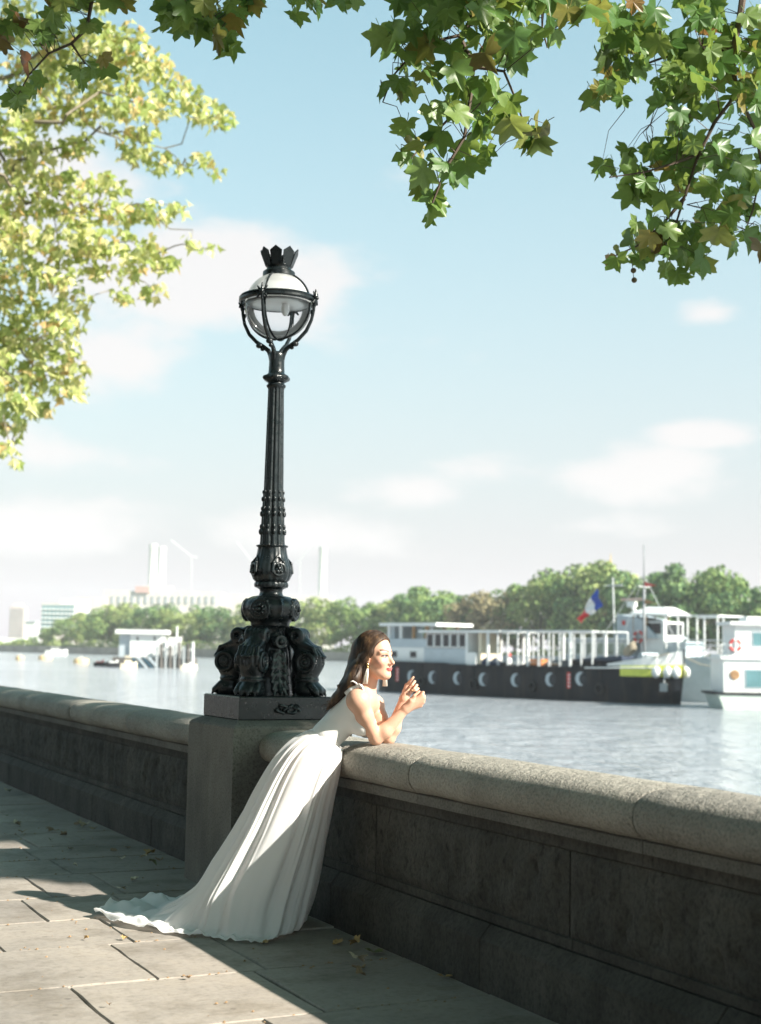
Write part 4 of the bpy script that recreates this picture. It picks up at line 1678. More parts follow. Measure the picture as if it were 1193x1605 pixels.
b.tube([tl(p) for p in ((-1.6, 3.7, 6.3), (-1.4, 4.6, 9.0), (-1.0, 5.6, 11.5), (-.6, 6.4, 13.6))], [.22, .17, .11, .04], 9)
b.build('limb', M_BARK, tree, smooth=50)

# boughs that hang into view: polylines in the photograph with their distance, then up to the limb
def bough(px, depth, top, r0=.035, r1=.006, seg=6):
    pts = [np.array(t, float) for t in top] + [P(x, y, depth + dz) for (x, y, dz) in px]
    n = len(pts)
    b = MB()
    b.tube([tl(p) for p in pts], [r0 + (r1 - r0) * (i / (n - 1)) ** .55 for i in range(n)], seg)
    b.build('bough', M_TWIG, tree, smooth=50)
    return pts


DC, DR, DL = 7.9, 9.6, 9.2
twigs = []
twigs += bough([(752, -30, 0), (745, 20, 0), (722, 60, .05), (742, 105, 0), (738, 150, 0), (728, 215, -.1), (700, 262, -.1), (678, 318, -.1)], DC, [(3.0, 7.2, 8.9), (3.6, 7.0, 6.8)])
twigs += bough([(735, 52, .05), (690, 62, 0), (650, 80, 0), (615, 120, .1), (600, 160, .1)], DC, [], .012, .004, 5)
twigs += bough([(742, 105, 0), (790, 112, 0), (806, 150, .1), (822, 195, .1), (836, 235, .1)], DC, [], .012, .004, 5)
twigs += bough([(738, 160, 0), (700, 190, .1), (665, 225, .1), (645, 248, 0)], DC, [], .011, .004, 5)
twigs += bough([(830, -30, .2), (850, 10, .2), (850, 45, .1), (858, 75, .1)], DC, [(3.9, 7.3, 8.9), (4.0, 6.9, 6.6)], .02, .004, 5)
twigs += bough([(1168, -30, 0), (1158, 40, 0), (1146, 90, 0), (1156, 145, 0), (1120, 192, -.1), (1092, 250, -.1), (1072, 312, -.1), (1050, 380, -.1)], DR, [(6.4, 8.4, 9.2), (6.6, 8.0, 7.2)], .04)
twigs += bough([(1156, 145, 0), (1182, 200, .1), (1195, 260, .1), (1180, 330, .1), (1165, 370, .1)], DR, [], .018, .004, 5)
twigs += bough([(1150, 80, 0), (1100, 75, 0), (1040, 90, .1), (985, 110, .1), (940, 150, .1)], DR, [], .02, .004, 5)
twigs += bough([(1100, 240, 0), (1060, 255, -.2), (1010, 270, -.2), (955, 278, -.2)], DR, [], .016, .004, 5)
twigs += bough([(1072, 312, 0), (1040, 350, -.1), (1000, 385, -.1), (955, 405, -.1)], DR, [], .016, .004, 5)
twigs += bough([(330, -40, 0), (326, 10, 0), (335, 45, 0), (352, 80, 0)], DL, [(1.9, 6.6, 8.8), (2.4, 7.6, 7.2)], .03, .004, 5)
twigs += bough([(150, -40, 0), (143, 5, 0), (136, 45, 0), (112, 68, 0), (76, 84, 0), (45, 118, 0), (28, 150, 0)], DL, [(1.2, 6.2, 8.7), (1.4, 7.6, 7.4)], .028, .004, 5)
twigs += bough([(112, 68, 0), (130, 95, 0), (150, 115, 0)], DL, [], .009, .003, 5)
TW = []
for p, q in zip(twigs[:-1], twigs[1:]):
    if np.linalg.norm(q - p) < 1.2:
        for t in (0, .25, .5, .75):
            TW.append(p + (q - p) * t)
TW = np.array(TW)

regC = [(650, 35, 46, 42), (702, 28, 52, 36), (605, 152, 18, 14), (618, 66, 26, 22), (640, 120, 32, 34), (690, 118, 50, 46), (716, 186, 46, 42), (606, 78, 8, 8), (650, 246, 30, 16), (640, 200, 16, 18),
        (742, 252, 28, 28), (662, 300, 32, 28), (668, 335, 24, 18), (768, 60, 42, 40), (800, 34, 46, 34), (862, 48, 18, 28), (800, 96, 20, 18), (832, 70, 28, 24), (815, 186, 26, 24), (833, 236, 18, 22),
        (772, 150, 26, 28), (745, 20, 60, 24), (786, 8, 70, 20), (900, 16, 34, 16), (868, 8, 40, 14), (926, 30, 22, 16), (846, 205, 12, 14), (700, 262, 30, 18), (760, 205, 24, 22)]
regR = [(962, 98, 34, 48), (930, 156, 16, 14), (1000, 58, 52, 52), (1062, 48, 60, 50), (1140, 55, 60, 56), (1040, 124, 50, 40), (1120, 128, 60, 50), (1172, 180, 30, 52), (1072, 170, 34, 26), (965, 150, 22, 16),
        (1060, 238, 48, 32), (1004, 236, 22, 16), (950, 276, 18, 13), (998, 296, 22, 18), (1040, 288, 40, 30), (1100, 268, 46, 44), (1152, 298, 44, 40), (1185, 262, 22, 40),
        (1012, 366, 28, 18), (962, 408, 18, 12), (1040, 380, 40, 28), (1082, 392, 36, 30), (1070, 430, 24, 14), (1122, 366, 40, 30), (1172, 358, 34, 28), (1006, 402, 28, 14), (985, 255, 14, 12), (1100, 425, 10, 10),
        (960, 18, 36, 26), (1190, 110, 20, 50), (1195, 380, 14, 16), (1048, 432, 16, 8)]
regL = [(318, 26, 70, 30), (352, 72, 24, 22), (262, 14, 24, 16), (482, 12, 30, 10), (462, 32, 12, 6), (536, 4, 22, 7), (290, 45, 28, 12), (380, 10, 24, 16), (186, 8, 16, 7)]
regB = [(34, 42, 16, 15), (92, 14, 34, 12), (62, 56, 14, 14), (106, 32, 22, 10), (28, 152, 16, 18), (56, 138, 14, 16), (128, 124, 20, 12), (156, 106, 16, 14), (46, 100, 10, 10), (64, 72, 10, 10), (140, 50, 12, 10), (10, 60, 12, 20), (112, 8, 34, 9)]
lr = random.Random(21)
cand = []
for regs, depth, dens, size, kind in ((regC, DC, 3.0, .235, 'g'), (regR, DR, 3.3, .245, 'g'), (regL, DL, 4.4, .225, 'g'), (regB, DL, 3.6, .20, 'b')):
    for (cx, cy, rx, ry) in regs:
        lpx = size * FPX / depth * .72
        n = max(2, int(dens * math.pi * (rx + 8) * (ry + 8) / (lpx * lpx)))
        for _ in range(n):
            while True:
                a, b_ = lr.uniform(-1, 1), lr.uniform(-1, 1)
                if a * a + b_ * b_ <= 1:
                    break
            d = depth + lr.gauss(0, .28)
            pos = P(cx + a * rx, cy + b_ * ry - lpx * .30, d)
            s = size * lr.uniform(.72, 1.22)
            cand.append((pos, s, kind, proj(pos)))
vis = [c for c in cand if -40 < c[3][0] < PW + 40 and c[3][1] > -60]
order = sorted(vis, key=lambda c: -(c[1] / c[3][2]))
named, rest = order[:300], order[300:] + [c for c in cand if not (-40 < c[3][0] < PW + 40 and c[3][1] > -60)]
lr.shuffle(named)
for (pos, s, kind, _) in named:
    X, Y, Z = leaf_frame(lr)
    var = lr.choice(turn_variants) if (kind == 'b' and lr.random() < .6) or lr.random() < .02 else lr.choice(leaf_variants)
    o = link_mesh('leaf', var, None, tree)
    o.matrix_local = mat4(tl(pos), X, Y, Z, s)
hi_leaf = leaf_geo(.3, .15, lr)
lm = LeafMass(hi_leaf)
for (pos, s, kind, _) in rest:
    X, Y, Z = leaf_frame(lr)
    lm.add(tl(pos), X, Y, Z, s, min(.99, lr.random() ** 1.1 if kind == 'g' else .5 + .5 * lr.random()))
tag(lm.build('hanging_foliage', M_LEAF_S, tree), kind='stuff')
# side twigs from every leaf to the nearest bough
b = MB()
for (pos, s, kind, q) in vis:
    k = np.argmin(((TW - pos) ** 2).sum(1))
    if np.linalg.norm(TW[k] - pos) < .42 and lr.random() < .8:
        mid = (TW[k] + pos) / 2 + np.array([lr.gauss(0, .03), lr.gauss(0, .03), lr.uniform(0, .06)])
        b.tube([tl(TW[k]), tl(mid), tl(pos)], [.0035, .0026, .0018], 3, cap=False)
tag(b.build('side_twigs', M_TWIG, tree), kind='stuff')
# two seed balls on their stalk
b = MB()
b.tube([tl(P(990, 405, DR)), tl(P(992, 425, DR)), tl(P(994, 440, DR))], .003, 4)
b.build('seed_stalk', M_TWIG, tree)
M_SEED = plain('seed_ball_brown', (.13, .10, .045), .9, var=.4, vscale=60, bscale=150, bstr=1)
for y in (424, 439):
    b = MB()
    b.ball(tl(P(993 + (y - 424) * .08, y, DR)), .019, 10, 8)
    b.build('seed_ball', M_SEED, tree, smooth=True)
# the crown out of view: a roof added to block skylight, and the bough over the river that throws dappled shade
lm = LeafMass(LOWLEAF)


def crown_blob(c, r, n, size, rng, mass, droop=.5, org=TO, tone=None):
    for _ in range(n):
        while True:
            q = np.array([rng.uniform(-1, 1) for _ in range(3)])
            if .25 < q @ q <= 1:
                break
        X, Y, Z = leaf_frame(rng, droop, .2)
        mass.add(np.asarray(c) + q * r - org, X, Y, Z, size * rng.uniform(.7, 1.3), rng.random() if tone is None else tone(rng))


for (c, r, n) in (((11.3, 2.4, 9.8), (1.4, 1.2, .7), 420), ((11.3, 4.7, 9.9), (1.6, 1.5, .8), 820), ((11.3, 7.2, 10.0), (1.7, 1.5, .8), 800), ((9.2, .55, 7.6), (.5, .36, .38), 70), ((10.2, -1.15, 9.5), (.95, .5, .45), 230), ((11.3, .5, 9.7), (.9, 1.0, .5), 300)):
    crown_blob(c, np.array(r), n, .26, lr, lm)
for _ in range(36000):                                # unseen leaf roof, widened to keep skylight off the pavement
    x, y = lr.uniform(-19, 10.5), lr.uniform(-15, 15)
    if (x > 5.5 and y > 9.5) or (x < -1 and y < -8):
        continue
    z = 10.2 + 1.3 * math.sin(x * .5 + y * .3) + lr.gauss(0, .7)
    if x < -7:  # drooped inland to shut out low skylight
        z -= (-7 - x) * lr.uniform(.1, .85)
    if y < -14:
        z -= (-14 - y) * lr.uniform(.05, .6)
    z = max(z, .8)
    if (x - 0) ** 2 + (y - 0) ** 2 > 13 ** 2 and x > -2 and y > 0:
        z += 2.0
    if x - .885 * z > -.9:
        continue
    pj = proj((x, y, z))
    if pj[2] > 0 and -150 < pj[0] < PW + 150 and -130 < pj[1] < PH:
        continue
    X, Y, Z = leaf_frame(lr, .35, .0)
    lm.add(np.array([x, y, z]) - TO, X, Y, Z, lr.uniform(.36, .52), lr.random())
tag(lm.build('crown', M_LEAF_C, tree), kind='stuff')

# ------------------------------------------------------------------ the paler tree farther along the embankment
YEL = [(0.0, (.23, .31, .08)), (.3, (.40, .47, .15)), (.6, (.56, .59, .24)), (.85, (.72, .67, .35)), (1.0, (.58, .36, .14))]
M_LEAF_Y = leaf_material('sunlit_autumn_leaf', True, YEL, .45, (.5, .5, .12))
DT = 33.0
far_tree = thing('plane_tree', 'pale yellow-green plane tree with thin boughs at the left edge', 'tree', (-1.5, 33.5, 0))
FO = np.array([-1.5, 33.5, 0])
b = MB()
b.tube([np.array(p) - FO for p in ((-1.5, 33.5, -.2), (-1.5, 33.5, .3), (-1.4, 33.4, 3), (-1.0, 33.2, 6), (-.4, 33, 9), (.4, 32.8, 12.5), (1.0, 32.6, 16))], [.7, .52, .46, .42, .34, .22, .08], 12)
b.build('trunk', M_BARK, far_tree, smooth=50)
lmf = LeafMass(LOWLEAF)
fr = random.Random(5)
cl = [(30, 30, 40, 35), (90, 70, 45, 35), (150, 60, 40, 30), (200, 60, 35, 25), (240, 95, 35, 25), (190, 110, 50, 30), (120, 120, 55, 30), (50, 110, 45, 35), (270, 130, 25, 14), (320, 170, 34, 20), (345, 185, 24, 12), (300, 150, 22, 16),
      (250, 165, 30, 18), (210, 160, 45, 26), (150, 170, 50, 26), (80, 170, 50, 30), (20, 190, 35, 40), (215, 215, 35, 16), (250, 250, 28, 14), (205, 240, 20, 14), (320, 248, 22, 9), (340, 268, 10, 5), (285, 262, 14, 8),
      (60, 230, 50, 26), (130, 225, 30, 16), (20, 270, 40, 30), (90, 285, 40, 24), (160, 290, 36, 18), (40, 320, 45, 26), (120, 330, 50, 24), (190, 330, 30, 18), (240, 330, 30, 16), (280, 325, 16, 10), (300, 375, 12, 6), (330, 388, 8, 3),
      (40, 370, 45, 26), (110, 380, 50, 26), (170, 380, 40, 22), (225, 390, 35, 22), (258, 410, 22, 14), (200, 425, 26, 14), (190, 462, 18, 11), (240, 452, 20, 10), (150, 420, 20, 12), (30, 420, 40, 28), (90, 430, 40, 26), (120, 470, 26, 18), (40, 480, 42, 28), (95, 500, 40, 24),
      (30, 530, 38, 26), (85, 545, 42, 26), (115, 575, 26, 20), (50, 590, 40, 24), (105, 610, 34, 14), (25, 630, 30, 20), (60, 640, 22, 10), (20, 670, 22, 18), (12, 705, 14, 16), (22, 728, 8, 6), (0, 580, 20, 40), (0, 450, 20, 40), (0, 340, 20, 40)]
out = []
for _ in range(46):
    out.append((fr.uniform(-420, -20), fr.uniform(-180, 640), 60, 45))
for _ in range(16):
    out.append((fr.uniform(-60, 240), fr.uniform(-190, -20), 55, 36))
bt = MB()
spine_f = [np.array(p, float) for p in ((-1.0, 33.2, 6), (-.4, 33, 9), (.4, 32.8, 12.5), (1.0, 32.6, 15))]
cents = []
for (cx, cy, rx, ry) in cl + out:
    d = DT + fr.gauss(0, 1.3)
    n = int(1.6 * math.pi * (rx + 5) * (ry + 5) / 82)
    for _ in range(n):
        while True:
            a, b_, e = fr.uniform(-1, 1), fr.uniform(-1, 1), fr.uniform(-1, 1)
            if a * a + b_ * b_ + e * e <= 1:
                break
        pos = P(cx + a * (rx + 4), cy + b_ * (ry + 4), d + e * 1.0)
        X, Y, Z = leaf_frame(fr, .5, .25)
        lmf.add(pos - FO, X, Y, Z, .25 * fr.uniform(.7, 1.3), fr.random())
    cents.append(P(cx, cy, d))
nodes = [(p, 0.0) for p in spine_f]
cents.sort(key=lambda c: min(np.linalg.norm(c - s_) for s_ in spine_f))
for c in cents:                                       # each clump grows from the nearest bough nearer the trunk
    k = min(range(len(nodes)), key=lambda i: np.linalg.norm(nodes[i][0] - c) * (1.0 + .0 * nodes[i][1]) + .25 * nodes[i][1])
    p0, d0 = nodes[k]
    L_ = np.linalg.norm(c - p0)
    pts = [p0 + (c - p0) * t + np.array([fr.gauss(0, .10), fr.gauss(0, .10), fr.gauss(.06, .10)]) * L_ * (1 if 0 < t < 1 else 0) * .8 for t in (0, .25, .5, .75, 1)]
    r0 = max(.018, .13 - .011 * d0)
    bt.tube([q - FO for q in pts], [r0, r0 * .85, r0 * .7, r0 * .6, r0 * .45], 5)
    for q, t in ((pts[2], .5), (pts[4], 1)):
        nodes.append((q, d0 + L_ * t))
tag(bt.build('boughs', plain('pale_bark', (.20, .17, .12), .9, var=.3), far_tree, smooth=50), kind='stuff')
tag(lmf.build('crown', M_LEAF_Y, far_tree), kind='stuff')
# ================================================================== far bank: trees
M_FOL = []
for nm, a, b_ in (('bank_foliage_green', (.07, .15, .04), (.24, .32, .10)), ('bank_foliage_light', (.12, .19, .05), (.34, .39, .14)), ('bank_foliage_brown', (.16, .14, .07), (.32, .27, .14)), ('bank_foliage_dark', (.045, .115, .045), (.16, .25, .085))):
    m, nt, bs = new_mat(nm)
    at = nd(nt, 'ShaderNodeAttribute', attribute_name='tone')
    nt.links.new(ramp(nt, at.outputs['Fac'], [(.1, a), (.9, b_)]), bs.inputs['Base Color'])
    bs.inputs['Roughness'].default_value = .6
    bs.inputs['Specular IOR Level'].default_value = .2
    M_FOL.append(m)
CARD = ([(-.5, 0, 0), (-.1, -.45, .1), (.5, -.1, -.05), (.3, .4, .1), (-.3, .5, -.05)], [(0, 1, 2, 3, 4)])


def crown_proto(seed, nl=20, per=150):
    """unit-height crown: lobes of leaf clumps on a round, uneven outline"""
    r = random.Random(seed)
    mass = LeafMass(CARD)
    for k in range(nl):
        w = r.uniform(0, 6.28)
        h = .22 + .70 * (k + .5) / nl
        rad = .40 * math.sqrt(max(.05, 1 - ((h - .50) / .52) ** 2)) * r.uniform(.45, .95)
        c = np.array([rad * math.cos(w), rad * math.sin(w), h + r.uniform(-.04, .04)])
        lr_ = r.uniform(.10, .17)
        for _ in range(per):
            d = np.array([r.gauss(0, 1), r.gauss(0, 1), r.gauss(.25, 1)])
            d /= np.linalg.norm(d)
            pos = c + d * lr_ * r.uniform(.75, 1.08) * np.array([1.1, 1.1, .85])
            n = d + np.array([r.gauss(0, .5) for _ in range(3)])
            n /= np.linalg.norm(n)
            X = np.cross(n, (.3, .5, .81)); X /= np.linalg.norm(X)
            Y = np.cross(n, X)
            mass.add(pos, X, Y, n, r.uniform(.028, .05), r.random())
    return mass


def proto_mesh(seed):
    ms = crown_proto(seed)
    me = bpy.data.meshes.new('crown')
    me.from_pydata(np.concatenate(ms.V).tolist(), [], ms.Fc)
    a = me.attributes.new('tone', 'FLOAT', 'POINT')
    a.data.foreach_set('value', np.array(ms.T, np.float32))
    me.materials.append(None)
    return me


protos = [proto_mesh(s) for s in (1, 2, 3, 4, 5)]
tb = MB()
tb.tube([(0, 0, -.02), (0, 0, .12), (.01, 0, .3), (0, .01, .55)], [.028, .02, .016, .006], 7)
for w in (0.4, 2.2, 4.0, 5.4):
    tb.tube([(0, 0, .2), (.1 * math.cos(w), .1 * math.sin(w), .36), (.22 * math.cos(w), .22 * math.sin(w), .52)], [.012, .009, .003], 5)
trunk_me = tb.mesh('trunk', True)
trunk_me.materials.append(M_BARK)


def bank_point(px, inland):
    d = raydir(px, 1010)[:2]
    d = d / np.linalg.norm(d)
    best = None
    for (a, b_) in zip(BANK[:-1], BANK[1:]):
        a, b_ = np.array(a, float), np.array(b_, float)
        e = b_ - a
        nrm = np.array([e[1], -e[0]]) / np.linalg.norm(e)
        if nrm[0] < 0:
            nrm = -nrm
        a2 = a + nrm * inland
        M = np.array([[d[0], -e[0]], [d[1], -e[1]]])
        t, s = np.linalg.solve(M, a2)
        if -.15 <= s <= 1.15 and t > 0 and (best is None or t < best):
            best = t
    return d * best


tprof = [(45, 990), (75, 975), (100, 960), (130, 958), (165, 948), (200, 944), (250, 950), (300, 948), (340, 955), (400, 950), (470, 946), (520, 940), (570, 948), (620, 942), (650, 926), (680, 919), (720, 927), (760, 931),
         (800, 918), (845, 905), (900, 899), (930, 889), (965, 882), (1000, 906), (1040, 896), (1090, 885), (1130, 892), (1170, 912), (1200, 925)]
tx = [a for a, _ in tprof]
ty = [b_ for _, b_ in tprof]
tr = random.Random(9)
side_words = ['behind the white pontoon cabin', 'left of the lamp post', 'behind the lamp post', 'beside the woman', 'behind the barge wheelhouse', 'behind the barge awning frame', 'behind the tricolour flag', 'behind the barge mast', 'above the white boat']
px = 52
made = 0
used_labels = set()
spots = []
while px < 1225:
    spots.append((px, tr.uniform(8, 16), 0))
    px += tr.uniform(18, 26) if px < 340 else tr.uniform(30, 42)
for px in range(70, 1220, 62):
    spots.append((px + tr.uniform(-14, 14), tr.uniform(26, 40), 1))
spots.sort()
for (px, inl, row) in spots:
    q = bank_point(px, inl)
    yt = np.interp(px, tx, ty) + tr.uniform(-6, 14) + (3 if row else 0)
    zt_ = z_at(q[0], q[1], yt)
    hgt = zt_ - .3
    col = 2 if 735 < px < 790 else (tr.choice((0, 0, 1, 3)) if px > 400 else tr.choice((1, 1, 0, 3)))
    words = ['dark green', 'light green', 'brownish', 'deep green']
    word = 'deep green' if col == 3 else ('light green' if col == 1 else ('brownish' if col == 2 else 'mid green'))
    size = 'tall' if hgt > 22 else ('broad' if hgt > 17 else 'low')
    where = 'at the far left' if px < 110 else 'on the far bank behind the pontoon cabin' if px < 300 else 'on the far bank behind the lamp post' if px < 500 else \
        'on the far bank beside the woman' if px < 640 else 'on the far bank behind the barge wheelhouse' if px < 760 else 'on the far bank behind the barge awning' if px < 890 else \
        'on the far bank behind the flag' if px < 985 else 'on the far bank behind the barge mast' if px < 1090 else 'on the far bank above the white boat'
    where = where.replace('on the far bank ', '')
    lab = '%s %s tree%s on far bank %s' % (size, word, ' in back row' if row else '', where)
    for extra in ('', ', left one', ', right one', ', middle one', ', rounder one', ', lower one', ', fuller one'):
        if lab + extra not in used_labels:
            lab += extra
            break
    used_labels.add(lab)
    t = thing('bank_tree', lab, 'tree', (q[0], q[1], .35), tr.uniform(0, 6.28), 'trees along the far bank')
    c = bpy.data.objects.new('crown', protos[made % 5])
    COL.objects.link(c)
    c.parent = t
    wd = hgt * tr.uniform(.70, 1.25)
    c.scale = (wd, wd, hgt)
    c.material_slots[0].link = 'OBJECT'
    c.material_slots[0].material = M_FOL[col]
    k = bpy.data.objects.new('trunk', trunk_me)
    COL.objects.link(k)
    k.parent = t
    k.scale = (hgt, hgt, hgt)
    made += 1
# low shrubs along the river wall
lms = LeafMass(CARD)
for (a, b_) in zip(BANK[1:4], BANK[2:5]):
    a, b_ = np.array(a, float), np.array(b_, float)
    e = b_ - a
    nrm = np.array([e[1], -e[0]]) / np.linalg.norm(e)
    nrm = nrm if nrm[0] > 0 else -nrm
    for _ in range(2600):
        p = a + e * tr.random() + nrm * tr.uniform(1.5, 6)
        hh = 2.2 * (.5 + .5 * math.sin(p[1] * .13 + 2 * math.sin(p[1] * .031)))
        n = np.array([tr.gauss(-.5, .6), tr.gauss(-.3, .6), tr.gauss(.5, .5)]); n /= np.linalg.norm(n)
        X = np.cross(n, (.3, .5, .81)); X /= np.linalg.norm(X)
        lms.add(np.array([p[0], p[1], .4 + tr.random() * (1.0 + hh)]), X, np.cross(n, X), n, tr.uniform(.6, 1.1), tr.random())
tag(lms.build('shrubbery', M_FOL[1], None), 'low light green shrubs along the top of the far river wall', 'shrubs', kind='stuff')

# ================================================================== far buildings
def at_depth(x, y, d):
    return P(x, y, d)


def building_frame(xc, d):
    p = P(xc, 1010, d)
    return np.array([p[0], p[1], .4])


M_PALE = plain('hazed_brick', (.56, .51, .46), .9, var=.15, vscale=.05)  # haze fading put into a paler brick colour
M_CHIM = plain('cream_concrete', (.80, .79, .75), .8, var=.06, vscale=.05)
M_DGLASS = plain('hazed_window_glass', (.30, .33, .34), .2, var=.3, vscale=.2)  # panes paled in colour to fade as in haze
M_TEAL = plain('teal_glass', (.12, .24, .26), .25, var=.3, vscale=.3)
M_WHITE = plain('white_paint', (.72, .73, .72), .5, var=.06, vscale=1.5)
M_GREYB = plain('grey_blue_paint', (.42, .47, .50), .5, var=.08, vscale=1.5)
M_STEEL = plain('pale_steel', (.62, .63, .62), .45, var=.08)


def local_box(root, name, mat, d, x0, x1, y0, y1, near, deep, rz=-YAW, smooth=False):
    """box whose front face fills pixels x0..x1, y0..y1 at distance d"""
    a, b_ = P(x0, y1, d), P(x1, y0, d)
    w = (x1 - x0) * d / FPX
    zb, zt_ = min(a[2], b_[2]), max(a[2], b_[2])
    if y1 > 1005:
        zb = .35
    c = (P((x0 + x1) / 2, 1010, d))[:2] + EF[:2] * (near + deep / 2)
    o = MB()
    o.box((0, 0, 0), (w, deep, zt_ - zb))
    ob = o.build(name, mat, root)
    ob.location = (c[0] - root.location.x, c[1] - root.location.y, (zb + zt_) / 2 - root.location.z)
    ob.rotation_euler = (0, 0, rz - root.rotation_euler.z)
    return ob


DP = 1500.0
ps = thing('power_station', 'huge pale brick power station with white chimneys fading in the haze', 'power station', building_frame(300, DP))
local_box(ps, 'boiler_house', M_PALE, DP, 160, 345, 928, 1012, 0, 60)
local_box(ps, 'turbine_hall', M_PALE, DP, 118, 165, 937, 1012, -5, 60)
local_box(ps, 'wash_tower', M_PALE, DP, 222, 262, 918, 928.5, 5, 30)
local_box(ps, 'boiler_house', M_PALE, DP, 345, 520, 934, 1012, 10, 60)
local_box(ps, 'roof_plant', plain('rust_red', (.50, .30, .26), .8), DP, 210, 232, 919, 928.5, -3, 14)
for (x, top) in ((235, 852), (249, 856), (503, 856)):
    b = MB()
    d2 = DP + (20 if x != 249 else 60)
    zt_ = P(x, top, d2)[2]
    z0_ = P(x, 925, d2)[2] - 6
    r_ = 6.2 * d2 / FPX
    b.lathe([(r_ * 1.12, z0_), (r_ * 1.05, z0_ + (zt_ - z0_) * .4), (r_, zt_ - 3), (r_ * 1.08, zt_ - 2.4), (r_ * 1.08, zt_)], 24, (0, 0, 0),
            lambda i, w, r, z: r * (1 + .02 * math.cos(w * 16)))
    o = b.build('chimney', M_CHIM, ps, smooth=50)
    p = P(x, 1010, d2)
    o.location = (p[0] - ps.location.x, p[1] - ps.location.y, -ps.location.z)
for i in range(16):
    x = 172 + i * 10.6
    local_box(ps, 'window', M_DGLASS, DP, x, x + 4, 934, 946, -1.0, 1.5)
for (x, yb, yt, jx, jy, w_) in ((300, 1000, 872, 268, 858, 'left'), (470, 1000, 878, 500, 852, 'right'), (395, 1000, 880, 372, 862, 'middle')):
    ck = thing('tower_crane', 'faint white tower crane in the haze above the %s of the power station' % w_, 'crane', building_frame(x, DP + 120))
    ko = np.array(ck.location)
    q0, q1, q2 = P(x, 1010, DP + 120), P(x, yt, DP + 120), P(jx, jy - 12, DP + 120)
    q0[2] = .4
    b = MB()
    b.tube([q0 - ko, q1 - ko], .55, 4)
    for k in range(14):
        zz = q0 + (q1 - q0) * (k + .5) / 14 - ko
        b.box(zz, (1.7, 1.7, .35))
    b.build('mast', M_STEEL, ck)
    b = MB()
    b.tube([q1 - ko, q2 - ko], .42, 4)
    b.tube([q1 - ko, q1 - ko - (q2 - q1) * .3 + np.array([0, 0, 4.0])], .6, 4)
    b.build('jib', M_STEEL, ck)

tw = thing('tower_block', 'pinkish tower block standing alone at the left edge of the skyline', 'building', building_frame(24, 1100))
local_box(tw, 'wall', plain('pink_concrete', (.46, .38, .36), .9, var=.1, vscale=.1), 1100, 13, 36, 951, 1012, 0, 12)
local_box(tw, 'roof_plant', M_PALE, 1100, 18, 30, 945, 951.5, 2, 8)
for r in range(9):
    for cidx in range(4):
        x = 14.5 + cidx * 5.4
        local_box(tw, 'window', M_DGLASS, 1100, x, x + 3.2, 955 + r * 5.6, 957.6 + r * 5.6, -.4, .8)
tg = thing('apartment_building', 'teal glass apartment building behind the trees at far left', 'building', building_frame(88, 900))
local_box(tg, 'wall', M_PALE, 900, 63, 116, 946, 1012, 0, 18)
local_box(tg, 'wall', M_WHITE, 900, 84, 126, 939, 960, 14, 12)
for r in range(6):
    for cidx in range(8):
        x = 64.5 + cidx * 6.4
        local_box(tg, 'window', M_TEAL, 900, x, x + 4.6, 948.5 + r * 7, 953.5 + r * 7, -.5, .9)
    local_box(tg, 'floor_band', M_WHITE, 900, 63, 116, 954.2 + r * 7, 955.4 + r * 7, -1.2, 1.2)
wpb = thing('white_block', 'small plain white block right of the pinkish tower', 'building', building_frame(46, 1000))
local_box(wpb, 'wall', M_WHITE, 1000, 38, 54, 975, 1012, 0, 12)
local_box(wpb, 'roof_slab', M_GREYB, 1000, 37, 55, 973.5, 975.2, -1, 13)
pav = thing('pier_building', 'low white roofed pier building at the left edge of the river', 'building', building_frame(14, 690))
pav.location.z = WATER_Z
local_box(pav, 'roof', M_WHITE, 690, -30, 36, 1000, 1006, 0, 14)
local_box(pav, 'wall', M_GREYB, 690, -26, 32, 1006, 1018, 2, 10)
for k in range(8):
    local_box(pav, 'pile', M_BARK, 690, -24 + k * 8, -22.6 + k * 8, 1005.5, 1020, .5, 1)
# the pagoda's gilded finial over the park trees
pg = thing('pagoda', 'gilded pagoda spire just showing above the trees behind the flag', 'pagoda', (*(P(957, 1010, 420)[:2]), .4))
b = MB()
zt_ = P(957, 868, 420)[2]
zb_ = P(957, 890, 420)[2]
b.lathe([(4.5, 0), (4.2, zb_ - 6), (2.2, zb_ - 3), (1.2, zb_ - 1.5)], 16)
b.build('dome', M_WHITE, pg, smooth=50)
b = MB()
prof = [(.9, zb_ - 2)]
for k in range(6):
    zz = zb_ - 1.6 + (zt_ - zb_ + .2) * k / 7
    prof += [(.75 - .09 * k, zz), (.42 - .05 * k, zz + .35)]
prof += [(.06, zt_)]
b.lathe(prof, 14)
b.build('finial', plain('gilding', (.7, .48, .15), .35, metal=.6), pg, smooth=50)
# ================================================================== boats
BS = np.array([55.22, 114.84, WATER_Z])
BA = np.array([.2833, -.9590, 0.0])
BB = np.array([.9590, .2833, 0.0])
BRZ = math.atan2(BA[1], BA[0])
M_HULL = plain('black_hull_paint', (.010, .013, .017), .5, spec=.22, var=.35, vscale=.8, bscale=3, bstr=.12, bdist=.02)
_nt = M_HULL.node_tree
_b = _nt.nodes['Principled BSDF']
_c = _b.inputs['Base Color'].links[0].from_socket
_st = noise_node(_nt, 1.6, 5, .65, stretch=(1, 1, .12))
_nt.links.new(mixc(_nt, ramp(_nt, _st, [(.50, (0, 0, 0)), (.72, (.7, .7, .7))]), _c, (.055, .042, .035)), _b.inputs['Base Color'])
M_YELLOW = plain('lime_yellow_paint', (.62, .64, .10), .5, var=.08)
M_WOODB = plain('varnished_wood', (.33, .19, .09), .5, var=.25, vscale=2)
M_CREAM = plain('cream_canvas', (.66, .58, .44), .8, var=.08)
M_ROOF = plain('boat_roof_white', (.74, .74, .72), .5, var=.05)
